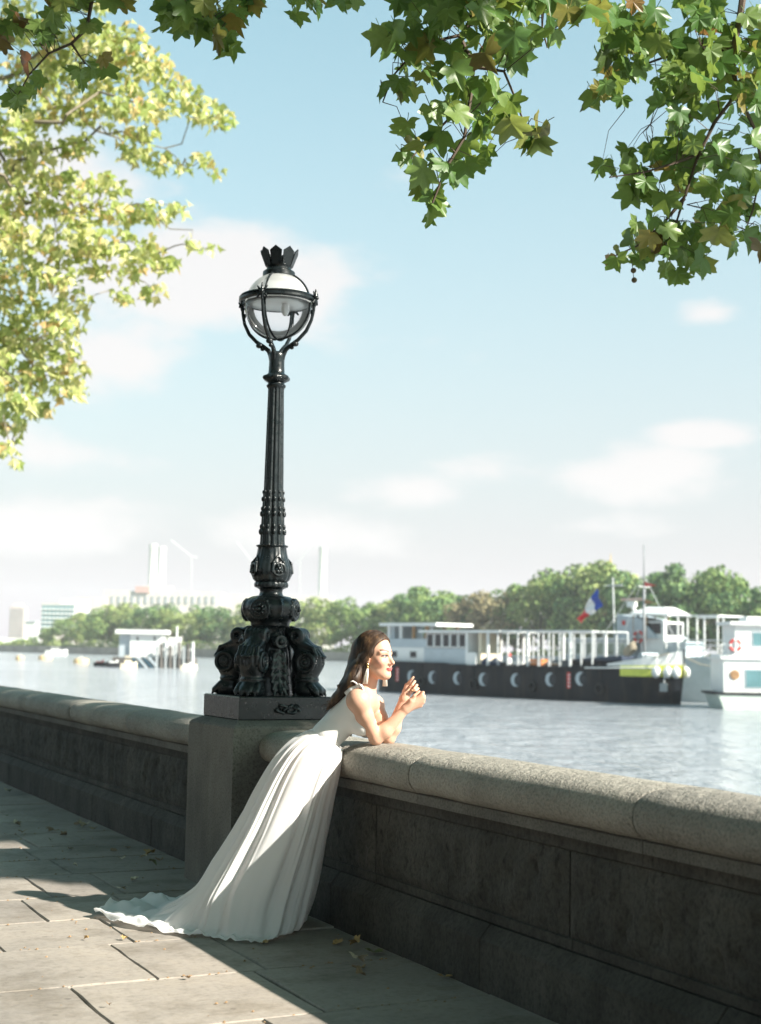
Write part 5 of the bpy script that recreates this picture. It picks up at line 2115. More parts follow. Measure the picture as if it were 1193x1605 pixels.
M_DKGLASS = plain('dark_cabin_glass', (.025, .030, .032), .12, var=.2)
M_RED = plain('signal_red', (.55, .045, .035), .45, var=.1)
M_PGLASS = plain('porthole_glass', (.02, .028, .034), .2, spec=.3, var=.2)
M_ORANGE = plain('orange_plastic', (.62, .22, .06), .5, var=.1)
M_ROPE = plain('rope', (.42, .36, .27), .9, var=.2, vscale=20)
barge = thing('barge', 'long black hulled barge with white wheelhouse, portholes and yellow bow band', 'boat', BS + BB * 2.5, BRZ)
LB = 31.8


def halfb(x, z):
    stern = 1 - max(0, (2.6 - x) / 2.6) ** 2 * .55
    t = max(0.0, (x - 24.5) / (LB - 24.5))
    t = min(1.0, t)
    bow = (1 - t ** 2.3)
    flare = 1.0 - .10 * max(0, 1.5 - z) * t
    return max(.05, 2.5 * stern * bow * flare)


def top(x):
    return float(np.interp(x, [0, 3, 10, 11, 22, 24.5, 27, 29.5, LB], [2.75, 2.65, 2.6, 2.45, 2.5, 2.62, 2.95, 3.4, 3.95]))


st = list(np.linspace(0, 3, 5)) + list(np.linspace(4.5, 24, 14)) + list(np.linspace(25, LB, 14))
groups = {'hull': [], 'bow_band': [], 'bow_bulwark': []}
for side in (-1, 1):
    for i in range(len(st) - 1):
        lev = []
        for x in (st[i], st[i + 1]):
            tz = top(x)
            zs_ = [-.6, 0, .7, 1.4, min(2.0, tz), min(2.75 + .03 * max(0, x - 27), tz - .02), tz]
            rake = [(min(0, z - 3) * .13 if x > LB - .01 else 0) for z in zs_]
            lev.append([(x + rk, side * halfb(x, z), z) for z, rk in zip(zs_, rake)])
        for k in range(6):
            g = 'hull'
            if k == 4 and st[i] > 27.4:
                g = 'bow_band'
            if k == 5 and st[i] > 26.4:
                g = 'bow_bulwark'
            groups[g].append([lev[0][k], lev[1][k], lev[1][k + 1], lev[0][k + 1]])
for g, mt in (('hull', M_HULL), ('bow_band', M_YELLOW), ('bow_bulwark', M_ROOF)):
    b = MB()
    for q in groups[g]:
        b.add(q, [(0, 1, 2, 3)])
    if g == 'hull':
        b.add([(0, s * halfb(0, z), z) for s, z in ((-1, -.6), (1, -.6), (1, 2.75), (-1, 2.75))], [(0, 1, 2, 3)])
        dk = [(x, -halfb(x, 2) + .02, top(x) - .35) for x in st] + [(x, halfb(x, 2) - .02, top(x) - .35) for x in reversed(st)]
        b.add(dk, [tuple(range(len(dk)))])
    me = b.mesh(g, fix=False)
    bmx = bmesh.new(); bmx.from_mesh(me)
    bmesh.ops.remove_doubles(bmx, verts=bmx.verts, dist=.002)
    bmesh.ops.recalc_face_normals(bmx, faces=bmx.faces)
    bmx.to_mesh(me); bmx.free()
    link_mesh(g, me, mt, barge)


def part(root, name, mat, boxes=(), tubes=(), rz=0.0, smooth=False):
    b = MB()
    for (x0, x1, y0, y1, z0, z1) in boxes:
        b.box(((x0 + x1) / 2, (y0 + y1) / 2, (z0 + z1) / 2), (x1 - x0, y1 - y0, z1 - z0))
    for (pts, r) in tubes:
        b.tube(pts, r, 6)
    return b.build(name, mat, root, smooth=smooth)


# rubbing strake and gunwale
b = MB()
b.tube([(x, -halfb(x, 2.6) - .04, 2.55 + .02 * (x - 25)) for x in np.linspace(24.6, 30, 8)], .06, 6)
b.build('rubbing_strake', M_ROOF, barge)
b = MB()
b.tube([(x, -halfb(x, top(x)) - .03, top(x)) for x in np.linspace(.2, 26, 20)], .05, 6)
b.build('gunwale', M_HULL, barge)
part(barge, 'stem_bar', M_HULL, tubes=[([(LB + .02, 0, 4.05), (LB - .1, 0, 2.0), (LB - .45, 0, -.4)], .07)])
# portholes: the light on each rim put into a pale crescent shape
for x, z in ((5.72, 1.42), (8.28, 1.40), (11.2, 1.41), (14.1, 1.39), (17.6, 1.43), (21.2, 1.57), (24.2, 1.70)):
    n = 12
    outer = [(x + .50 * math.cos(w), z + .52 * math.sin(w)) for w in np.linspace(1.25, 2 * math.pi - 1.25, n)]
    inner = [(x + .27 + .44 * math.cos(w), z + .47 * math.sin(w)) for w in np.linspace(2 * math.pi - 1.55, 1.55, n)]
    b = MB()
    yy = -halfb(x, z)
    b.prism(outer + inner, -.07, .02, (np.array([0, yy, 0]), np.array([1., 0, 0]), np.array([0, 0, 1.]), np.array([0, 1., 0])))
    o = b.build('porthole_lit_crescent', M_GREYB, barge)
    g = MB()
    g.add([(x + .16 + .40 * math.cos(2 * math.pi * k / 20), yy - .014, z + .45 * math.sin(2 * math.pi * k / 20)) for k in range(20)], [tuple(range(20))])
    g.build('glass', M_PGLASS, o)
for x in (23.0, 3.9):
    o = part(barge, 'draught_board', M_RED, [(x - .16, x + .16, -2.53, -2.49, .95, 2.15)])
    for k in range(4):
        part(o, 'white_figure', M_ROOF, [(x - .02, x + .14, -2.545, -2.53, 1.05 + k * .28, 1.18 + k * .28)])
# wheelhouse
part(barge, 'aft_cabin', M_ROOF, [(2.2, 6.6, -1.95, 1.95, 2.3, 3.88)])
for x in (2.9, 5.3):
    o = part(barge, 'window', M_ROOF, [(x - .48, x + .48, -2.0, -1.95, 2.95, 3.62)])
    part(o, 'pane', M_DKGLASS, [(x - .38, x + .38, -2.012, -2.0, 3.03, 3.54)])
part(barge, 'wheelhouse_base', M_GREYB, [(1.9, 7.4, -2.0, 2.0, 3.88, 4.62)])
part(barge, 'wheelhouse_roof', M_ROOF, [(1.2, 8.3, -2.25, 2.25, 5.72, 5.98)])
for x in (2.1, 3.6, 5.2, 6.8):
    for y in (-1.85, 1.85):
        part(barge, 'roof_post', M_WOODB if x > 5 else M_ROOF, [(x - .12, x + .12, y - .1, y + .1, 4.62, 5.72)])
part(barge, 'wheelhouse_wall', M_GREYB, [(1.9, 2.6, -1.75, 1.75, 4.62, 5.72)])
# deckhouse
part(barge, 'deckhouse_wall', M_GREYB, [(6.7, 11.6, -2.05, 2.05, 2.35, 3.85)])
part(barge, 'deckhouse_roof', M_ROOF, [(6.2, 15.6, -2.3, 2.3, 5.16, 5.36)])
for k in range(5):
    x = 7.4 + k * .95
    o = part(barge, 'deckhouse_window', M_ROOF, [(x - .43, x + .43, -2.06, -1.98, 3.9, 5.1)])
    part(o, 'pane', M_DKGLASS, [(x - .33, x + .33, -2.075, -2.06, 4.0, 5.02)])
part(barge, 'inner_wall', M_WOODB, [(6.9, 11.4, -1.9, 1.9, 3.86, 5.15)])
part(barge, 'deckhouse_front', M_ROOF, [(11.6, 11.85, -2.1, 2.1, 2.35, 5.15)])
part(barge, 'door', M_WOODB, [(11.86, 11.92, -.5, .6, 2.5, 4.6)])
part(barge, 'cream_curtain', M_CREAM, [(13.0, 13.3, -2.0, .4, 2.3, 5.15)])
part(barge, 'locker', M_ROOF, [(11.9, 12.9, -2.2, -.9, 2.1, 3.55)])
b = MB()
for k in range(9):
    b.ball((13.6 + k * .22, -2.0 + .05 * math.sin(k * 2.0), 2.75 + .12 * math.sin(k * 1.3)), (.22, .2, .3), 8, 6)
b.build('folded_tarpaulin', plain('tarpaulin_blue', (.03, .045, .09), .7, bscale=6, bstr=.5), barge, smooth=True)
# awning frame over the hold
part(barge, 'awning_rail', M_STEEL, tubes=[([(15.6, -2.15, 5.3), (25.0, -2.15, 5.3)], .085), ([(15.6, 2.15, 5.3), (25.0, 2.15, 5.3)], .085)] + [([(x, -2.15, 5.3), (x, 2.15, 5.3)], .055) for x in np.linspace(15.8, 25, 9)])
for i, x in enumerate(np.linspace(14.2, 25.0, 11)):
    for y in (-2.15, 2.15):
        part(barge, 'awning_post', M_STEEL if i % 4 else M_ROOF, tubes=[([(x, y, 2.1), (x, y, 5.3)], .07 if i % 4 else .13)])
part(barge, 'hatch_coaming', M_HULL, [(22.6, 27.6, -1.9, 1.9, 2.2, 3.15)])
b = MB()
b.add([(22.6, -1.9, 3.152), (27.6, -1.9, 3.5), (27.6, 1.9, 3.5), (22.6, 1.9, 3.152), (22.6, -1.9, 3.0), (27.6, -1.9, 3.0), (27.6, 1.9, 3.0), (22.6, 1.9, 3.0)],
      [(0, 1, 2, 3), (4, 5, 1, 0), (5, 6, 2, 1), (6, 7, 3, 2), (7, 4, 0, 3)])
b.build('hatch_cover', plain('navy_cover', (.03, .045, .075), .6), barge)
part(barge, 'foredeck_winch', M_GREYB, [(28.2, 29.0, -.8, .8, 2.8, 3.6)], tubes=[([(28.6, -1.0, 3.5), (28.6, 1.0, 3.5)], .28)])
b = MB()
for k in range(4):
    b.tube([(27.9 + .45 * math.cos(w), -1.25 + .3 * math.sin(w) - .05 * k, 3.75 + .14 * k + .35 * math.cos(w)) for w in np.linspace(0, 6.28, 18)], .07, 6, cap=False)
b.build('rope_coil', M_ROPE, barge, smooth=True)
# mast with stays and pennants
M_MAST = plain('mast_grey', (.22, .23, .24), .5)
part(barge, 'mast', M_MAST, tubes=[([(28.2, 0, 2.6), (28.2, 0, 8.6)], .11), ([(28.2, 0, 8.6), (28.2, 0, 11.9)], .05)], smooth=True)
part(barge, 'crosstree', M_STEEL, tubes=[([(28.2, -.7, 8.7), (28.2, .7, 8.7)], .04)])
part(barge, 'stay', M_STEEL, tubes=[([(28.2, 0, 9.6), (31.5, 0, 4.0)], .02), ([(28.2, 0, 9.6), (24.0, -1.8, 3.0)], .02), ([(28.2, 0, 9.6), (24.0, 1.8, 3.0)], .02)])
for z, mt in ((8.9, M_RED), (7.6, M_WOODB)):
    b = MB()
    b.grid([[(28.3 + .25 * i, -.05 + .06 * math.sin(i * 1.7), z + (.18 - .04 * i) * s - .03 * i) for s in (-1, 1)] for i in range(5)])
    b.build('pennant', mt, barge)
# ball fenders at the bow
for (x, s) in ((30.2, -1), (30.9, -1), (31.4, -1), (31.3, 1), (30.7, 1)):
    b = MB()
    y = s * (halfb(x, 2.6) + .32)
    b.ball((x + .15, y, 2.35), (.34, .34, .44), 12, 8)
    b.tube([(x + .15, y, 2.75), (x, s * halfb(x, 3.2), top(x))], .03, 5)
    b.build('fender', M_ROOF, barge, smooth=True)
part(barge, 'anchor', plain('galvanised', (.35, .36, .36), .5), [(30.55, 31.1, -1.25, -1.05, .95, 1.55)], tubes=[([(30.9, -1.1, 2.1), (30.9, -1.25, 1.2)], .07)])

M_TYRE = plain('tyre_rubber', (.02, .02, .02), .8)
for x in (7.0, 13.0, 19.4, 26.0):
    b = MB()
    b.tube([(x + .33 * math.cos(w), -halfb(x, 1) - .12, 1.0 + .33 * math.sin(w)) for w in np.linspace(0, 2 * math.pi, 17)], .12, 7, cap=False)
    b.tube([(x, -halfb(x, 1) - .1, 1.4), (x, -halfb(x, 2) - .05, top(x))], .025, 4)
    b.build('tyre_fender', M_TYRE, barge, smooth=True)
part(barge, 'mooring_rope', M_ROPE, tubes=[([(31.2, .2, 3.7), (32.6, .8, 3.0), (34.0, 1.5, 2.7), (35.6, 2.4, 3.0)], .035), ([(29.0, -1.0, 3.6), (30.0, -1.2, 3.45), (31.0, -.7, 3.75)], .04)])
part(barge, 'side_deck_rail', M_STEEL, tubes=[([(x, -2.2, 2.4), (x, -2.2, 3.3)], .03) for x in np.linspace(14.4, 22, 8)] + [([(14.4, -2.2, z), (22.0, -2.2, z)], .022) for z in (2.85, 3.3)])

# deck cargo: things that stand on the barge
def on_barge(x, y, z):
    return BS + BB * 2.5 + BA * x + BB * y + np.array([0, 0, z])


def cargo(name, label, cat, mat, x, y, z, sx, sy, sz, lidmat=None):
    t = thing(name, label, cat, on_barge(x, y, z), BRZ, 'things standing on the barge deck')
    b = MB(); b.box((0, 0, sz / 2), (sx, sy, sz), bev=.04); b.build('box', mat, t)
    b = MB(); b.box((0, 0, sz + .03), (sx + .06, sy + .06, .06)); b.build('lid', lidmat or mat, t)


cargo('deck_crate', 'orange crate on the barge deck below the awning frame', 'crate', M_ORANGE, 19.2, -1.6, 2.1, 1.3, .9, .95)
cargo('deck_crate', 'white low crate on the barge deck left of the orange crate', 'crate', M_ROOF, 17.3, -1.6, 2.1, 1.0, .8, .75)
cargo('deck_crate', 'wooden flat crate on the barge deck right of the orange crate', 'crate', M_WOODB, 20.9, -1.5, 2.1, 1.4, .9, .7, M_CREAM)
t = thing('gas_bottle', 'white gas bottle with red cap on the barge deck', 'gas bottle', on_barge(16.2, -1.8, 2.1), BRZ)
b = MB(); b.lathe([(.2, 0), (.22, .05), (.22, .9), (.16, 1.05)], 14); b.build('cylinder', M_ROOF, t, smooth=50)
b = MB(); b.lathe([(.17, 1.05), (.18, 1.3), (.1, 1.42)], 14); b.build('cap', M_RED, t, smooth=50)
t = thing('deck_chair', 'white folding chair near the end of the barge awning frame', 'chair', on_barge(22.2, -.9, 2.1), BRZ + .6)
b = MB(); b.box((0, 0, .75), (.7, .6, .07)); b.build('seat', M_ROOF, t)
b = MB(); b.box((-.38, 0, 1.25), (.07, .6, .95)); b.build('backrest', M_ROOF, t)
for (x, y) in ((-.33, -.27), (.33, -.27), (-.33, .27), (.33, .27)):
    b = MB(); b.tube([(x, y, 0), (x, y, .73)], .03, 6); b.build('leg', M_STEEL, t)

# --- the grey and white motor vessel moored behind the barge
vs_ = thing('motor_vessel', 'grey and white motor vessel with wheelhouse moored behind the black barge', 'boat', BS + BB * 8.6, BRZ)
b = MB()
stv = list(np.linspace(8, 26, 8)) + list(np.linspace(28, 33.5, 6))
for side in (0, 1):
    rows = []
    for x in stv:
        t_ = max(0, (x - 25) / 8.5)
        hw = 2.3 * (1 - t_ ** 2.2) + .03
        zt_ = 3.3 + .5 * t_
        y = 2.3 - hw if side == 0 else 2.3 + hw
        rows.append([(x, y, -.5), (x, y, 1.5), (x, y, zt_)])
    b.grid(rows)
b.add([(8, 0, -.5), (8, 4.6, -.5), (8, 4.6, 3.3), (8, 0, 3.3)], [(0, 1, 2, 3)])
dk = [(x, 2.3 - (2.3 * (1 - max(0, (x - 25) / 8.5) ** 2.2) + .03), 3.25) for x in stv] + [(x, 2.3 + (2.3 * (1 - max(0, (x - 25) / 8.5) ** 2.2) + .03), 3.25) for x in reversed(stv)]
b.add(dk, [tuple(range(len(dk)))])
b.build('hull', M_GREYB, vs_)
part(vs_, 'saloon', M_GREYB, [(14.8, 22.0, .3, 4.3, 3.25, 4.75)])
part(vs_, 'saloon_roof', M_ROOF, [(14.5, 22.3, .1, 4.5, 4.75, 4.92)])
for k in range(6):
    x = 15.6 + k * 1.12
    o = part(vs_, 'window', M_ROOF, [(x - .40, x + .40, .24, .30, 3.5, 4.6)])
    part(o, 'pane', plain('saloon_glass', (.30, .33, .27), .2, var=.4, vscale=.8) if k == 0 else bpy.data.materials['saloon_glass'], [(x - .31, x + .31, .225, .24, 3.58, 4.5)])
b = MB()
b.prism([(20.6, 4.92), (24.8, 4.92), (23.0, 6.5), (20.6, 6.9)], .3, 4.2, (np.zeros(3), np.array([1., 0, 0]), np.array([0, 0, 1.]), np.array([0, 1., 0])))
b.build('bridge_side', M_GREYB, vs_)
part(vs_, 'wheelhouse', M_ROOF, [(22.9, 25.2, .5, 3.2, 3.3, 6.3)])
part(vs_, 'fore_cabin', M_GREYB, [(25.2, 27.2, .6, 3.0, 3.3, 4.7)])
b = MB()
b.add([(22.0, .2, 6.95), (25.8, .2, 6.85), (25.8, 3.4, 6.85), (22.0, 3.4, 6.95), (23.2, 1.1, 7.5), (24.8, 1.1, 7.45), (24.8, 2.5, 7.45), (23.2, 2.5, 7.5), (22.0, .2, 6.80), (25.8, .2, 6.70), (25.8, 3.4, 6.70), (22.0, 3.4, 6.80)],
      [(0, 1, 5, 4), (1, 2, 6, 5), (2, 3, 7, 6), (3, 0, 4, 7), (4, 5, 6, 7), (8, 9, 1, 0), (9, 10, 2, 1), (10, 11, 3, 2), (11, 8, 0, 3), (8, 9, 10, 11)])
b.build('canvas_top', M_ROOF, vs_)
for x in (22.3, 23.6, 25.5):
    for y in (.35, 3.25):
        part(vs_, 'canopy_post', M_WOODB if x < 24.5 else M_ROOF, tubes=[([(x, y, 4.9 if x < 25 else 3.3), (x, y, 6.75)], .07)])
part(vs_, 'windscreen', M_DKGLASS, [(25.205, 25.245, .8, 2.9, 5.2, 6.1)])
part(vs_, 'side_window', M_DKGLASS, [(23.2, 24.9, .47, .5, 5.3, 6.15)])
part(vs_, 'foredeck_frame', M_ROOF, tubes=[([(26.0, .3, 6.7), (30.3, .5, 6.7)], .075), ([(26.0, 4.1, 6.7), (30.3, 3.9, 6.7)], .075), ([(30.3, .5, 6.7), (30.3, 3.9, 6.7)], .075)] +
     [([(x, y, 3.3), (x, y, 6.7)], .07) for x in (26.6, 28.4, 30.3) for y in (.4, 4.0)])
part(vs_, 'guard_rail', M_ROOF, tubes=[([(27.5, .25, z), (32.6, .45, z)], .05) for z in (4.0, 4.4, 4.8)])
part(vs_, 'ensign_staff', M_STEEL, tubes=[([(19.7, 1.2, 4.9), (19.5, 1.2, 9.95)], .06), ([(18.6, 1.2, 9.3), (20.5, 1.2, 9.3)], .05)])
part(vs_, 'radar_mast', M_ROOF, [(21.1, 21.7, 1.0, 1.6, 7.5, 7.95)], tubes=[([(22.4, 1.3, 6.2), (21.4, 1.3, 7.6)], .13)])
part(vs_, 'radar_scanner', plain('salmon_paint', (.62, .42, .36), .5), [(20.4, 22.6, 1.15, 1.45, 8.02, 8.22)])
part(vs_, 'nav_light', M_RED, [(21.2, 21.5, .24, .3, 6.0, 6.35)])


def lifebuoy(label, c, rz, R=.42):
    t = thing('lifebuoy', label, 'lifebuoy', c, rz)
    b = MB()
    b.tube([(R * math.cos(w), 0, R * math.sin(w)) for w in np.linspace(0, 2 * math.pi, 25)], .10, 8, cap=False)
    b.build('ring', M_RED, t, smooth=True)
    for k in range(4):
        b = MB()
        b.tube([(R * math.cos(w), 0, R * math.sin(w)) for w in np.linspace(k * 1.5708 - .22, k * 1.5708 + .22, 5)], .112, 8, cap=False)
        b.build('white_band', M_ROOF, t, smooth=True)


lifebuoy('red and white lifebuoy on the grey side of the motor vessel', BS + BA * 22.95 + BB * 8.75 + np.array([0, 0, 5.05]), BRZ)

# --- the tricolour ensign
fl_o = BS + BA * 19.5 + BB * 9.75
fl = thing('flag', 'blue, white and red tricolour flag drooping from the motor vessel staff', 'flag', fl_o, BRZ)
cols_ = (('blue_band', plain('flag_blue', (.03, .07, .36), .7)), ('white_band', plain('flag_white', (.75, .75, .75), .7)), ('red_band', plain('flag_red', (.62, .04, .05), .7)))
pf = BS + BB * 9.8


def fpt(x, y):
    q = on_plane(x, y, pf, BB) - fl_o
    return np.array([q @ BA, q @ BB, q[2]])


edge_t = [fpt(935, 921), fpt(930, 930), fpt(921, 946), fpt(912, 960), fpt(905, 970)]
edge_b = [fpt(944, 950), fpt(937, 956), fpt(930, 961), fpt(921, 967), fpt(911, 976)]
for k, (nm, mt) in enumerate(cols_):
    rows = []
    for i in range(9):
        t_ = (k + i / 8) / 3 * 4
        j = min(int(t_), 3)
        u = t_ - j
        a, b_ = edge_t[j] * (1 - u) + edge_t[j + 1] * u, edge_b[j] * (1 - u) + edge_b[j + 1] * u
        rows.append([a + (b_ - a) * s / 8 + np.array([0, .14 * math.sin(s * 1.1 + t_ * 2.6), 0]) for s in range(9)])
    b = MB()
    b.grid(rows)
    b.build(nm, mt, fl, smooth=True)

# --- the white boat cut by the right edge
RB = P(1133, 1112, 97.5)
RB[2] = WATER_Z
rb = thing('houseboat', 'white houseboat with green tinted windows cut off by the right edge', 'boat', RB, -YAW)
b = MB()
b.prism([(-.3, 1.0), (.2, -.4), (12, -.4), (12, 1.0)], -.1, 4.2, (np.zeros(3), np.array([1., 0, 0]), np.array([0, 0, 1.]), np.array([0, 1., 0])))
b.build('hull', plain('pale_green_hull', (.52, .58, .52), .5), rb)
part(rb, 'rubbing_band', M_HULL, [(-.5, 12, -.18, 4.3, 1.0, 1.16)])
part(rb, 'lower_house', M_ROOF, [(.1, 12, .1, 4.0, 1.16, 3.75)])
part(rb, 'deck_ledge', M_ROOF, [(-.1, 12, -.05, 4.1, 3.4, 3.55)])
part(rb, 'upper_house', M_ROOF, [(.95, 12, .3, 3.8, 3.55, 5.75)])
part(rb, 'roof', M_ROOF, [(.55, 12, 0, 4.1, 5.75, 5.98)])
part(rb, 'roof_hatch', M_ROOF, [(1.9, 6, .8, 3, 5.98, 6.35)])
for k in range(4):
    o = part(rb, 'window', M_GREYB, [(1.55 + k * 1.35, 2.8 + k * 1.35, .06, .10, 1.45, 2.75)])
    part(o, 'pane', M_TEAL, [(1.63 + k * 1.35, 2.72 + k * 1.35, .045, .06, 1.53, 2.67)])
for k in range(3):
    o = part(rb, 'window', M_GREYB, [(2.1 + k * 1.9, 3.75 + k * 1.9, .26, .30, 4.3, 5.3)])
    part(o, 'pane', M_TEAL, [(2.18 + k * 1.9, 3.67 + k * 1.9, .245, .26, 4.38, 5.22)])
b = MB()
b.lathe([(.32, 0), (.34, .05), (.26, .07)], 18)
o = b.build('round_window', M_WOODB, rb)
o.location = (.85, .09, 2.35)
o.rotation_euler = (math.radians(90), 0, 0)
part(rb, 'guard_rail', M_ROOF, tubes=[([(-.1, .05, 4.4), (.95, .05, 4.4)], .035), ([(-.1, .05, 3.95), (.95, .05, 3.95)], .03)] + [([(x, .05, 3.55), (x, .05, 4.4)], .035) for x in (-.1, .4)])
lifebuoy('red lifebuoy on the rail of the white houseboat', RB + ER * .85 + EF * -.08 + np.array([0, 0, 4.35]), -YAW, .36)

# ================================================================== left: landing stage, moored craft, buoys
DPn = 240.0
M_TIMBER = plain('wet_timber', (.10, .09, .08), .8, var=.3, vscale=.8)
M_TEALP = plain('dark_teal_paint', (.03, .085, .12), .5, var=.2)
M_STAGEW = plain('stage_white', (.70, .70, .68), .6, var=.05, vscale=.4)
po = P(240, 1010, DPn); po[2] = WATER_Z
ls = thing('landing_stage', 'floating landing stage with white cabin and dark striped fender at left', 'landing stage', po, -YAW)


def lb(x, y, d=DPn):
    q = P(x, y, d) - po
    return q @ ER, q[2]


def lbox(name, mat, x0, x1, y0, y1, near, deep, root=None):
    a, b_ = lb(x0, y1), lb(x1, y0)
    return part(ls if root is None else root, name, mat, [(a[0], b_[0], near, near + deep, max(a[1], -.4), b_[1])])


lbox('deck', M_TIMBER, 176, 300, 1032, 1050, 0, 8)
lbox('cabin', M_STAGEW, 202, 252, 993, 1032, 1, 5)
lbox('cabin_side', M_GREYB, 184, 202, 994, 1032, 1.5, 4.5)
lbox('cabin_roof', M_STAGEW, 180, 258, 987.5, 993, .2, 6.6)
for x in (214, 241):
    lbox('window', M_DKGLASS, x - 1.3, x + 1.3, 998, 1004, .94, .1)
lbox('kiosk', M_STAGEW, 261, 279, 999, 1032, 1, 3)
a, b_ = lb(274.5, 1000), lb(274.5, 981)
part(ls, 'flag_mast', M_STAGEW, tubes=[([(a[0], 2.2, a[1]), (b_[0], 2.2, b_[1])], .16)])
for k in range(9):
    x = 247 + k * 7
    a, b_ = lb(x, 1052), lb(x, 1012 - (k % 3) * 3)
    part(ls, 'pile', M_TIMBER if k % 2 else M_STEEL, tubes=[([(a[0], -.5 - (k % 2) * .3, -.5), (b_[0], -.5 - (k % 2) * .3, b_[1])], .26)])
for k in range(4):
    x = 206 + k * 8.5
    b = MB()
    p0_, p1_ = lb(x, 1030), lb(x + 17, 1049)
    b.prism([(p0_[0], p0_[1]), (p0_[0] + .5, p0_[1]), (p1_[0] + .5, p1_[1]), (p1_[0], p1_[1])], -.7, -.3, (np.zeros(3), np.array([1., 0, 0]), np.array([0, 0, 1.]), np.array([0, 1., 0])))
    b.build('raking_fender', M_TEALP if k % 2 == 0 else M_GREYB, ls)
lbox('rail', M_STAGEW, 252, 302, 1017, 1019, .1, .1)


def launch(name, label, x0, x1, yw, d, hullmat, topmat, h=1.0, cab=True, cat='boat'):
    c = P((x0 + x1) / 2, 1010, d)
    c[2] = WATER_Z
    t = thing(name, label, cat, c, -YAW + .25)
    L = (x1 - x0) * d / FPX
    bw = min(1.6, L * .18)
    b = MB()
    rows = []
    for i in range(9):
        s = -1 + 2 * i / 8
        hw = bw * (1 - max(0, s) ** 2.5) * (1 - .25 * max(0, -s) ** 3) + .04
        zz = h * (.8 + .35 * max(0, s) ** 2)
        rows.append([(s * L / 2, -hw, zz), (s * L / 2, -hw * .75, -.3), (s * L / 2, hw * .75, -.3), (s * L / 2, hw, zz)])
    b.grid(rows)
    b.add([r[0] for r in rows] + [r[3] for r in reversed(rows)], [tuple(range(18))])
    b.add(rows[0], [(0, 1, 2, 3)])
    b.build('hull', hullmat, t, smooth=40)
    if cab:
        b = MB(); b.box((-L * .05, 0, h * .8 + .55), (L * .42, bw * 1.3, 1.1), taper=.86); b.build('cabin', topmat, t)
        b = MB(); b.box((-L * .05, 0, h * .8 + .72), (L * .385, bw * 1.28, .36)); b.build('cabin_window', M_DKGLASS, t)
        b = MB(); b.box((-L * .05, 0, h * .8 + 1.14), (L * .46, bw * 1.4, .08)); b.build('cabin_roof', topmat, t)
    else:
        b = MB(); b.box((-L * .1, 0, h * .8 + .12), (L * .5, bw * 1.1, .24), bev=.05); b.build('cover', topmat, t)
        b = MB(); b.box((L * .1, 0, h * .8 + .28), (L * .1, bw * .9, .5)); b.build('thwart_box', topmat, t)
    return t


launch('motor_launch', 'white motor launch near the far bank at far left', 72, 106, 1026, 500, M_ROOF, M_ROOF, 1.8)
launch('moored_boat', 'dark low boat with red cover left of the landing stage', 148, 172, 1045, 246, M_HULL, M_RED, .8, False)
launch('moored_boat', 'dark boat with white cover close to the landing stage', 168, 196, 1046, 238, M_HULL, M_ROOF, .9, False)
launch('moored_boat', 'pale open boat against the striped fender of the landing stage', 190, 216, 1048, 230, M_CREAM, M_CREAM, 1.0, True)
launch('moored_boat', 'cream workboat at the right end of the landing stage', 284, 310, 1050, 228, M_CREAM, M_ROOF, .8, False)
for x, y, w, lab in ((31, 1035, 13, 'leftmost orange mooring buoy in the river at far left'), (71, 1034, 22, 'long orange mooring buoy below the white motor launch'), (127, 1040, 24, 'yellow mooring buoy left of the landing stage')):
    q = on_z(x, y, WATER_Z)
    d = proj(q)[2]
    t = thing('mooring_buoy', lab, 'buoy', q, -YAW, 'mooring buoys')
    r = w * d / FPX / 2
    b = MB()
    b.lathe([(r * .8, -.3), (r, 0), (r, .75), (r * .9, .95), (r * .3, 1.0)], 20)
    b.build('float', plain('buoy_orange', (.64, .46, .25), .6) if 'buoy_orange' not in bpy.data.materials else bpy.data.materials['buoy_orange'], t, smooth=40)
    b = MB()
    b.tube([(.35 * math.cos(a_), 0, 1.15 + .28 * math.sin(a_)) for a_ in np.linspace(0, 6.283, 13)], .07, 6, cap=False)
    b.build('mooring_ring', M_STEEL, t)
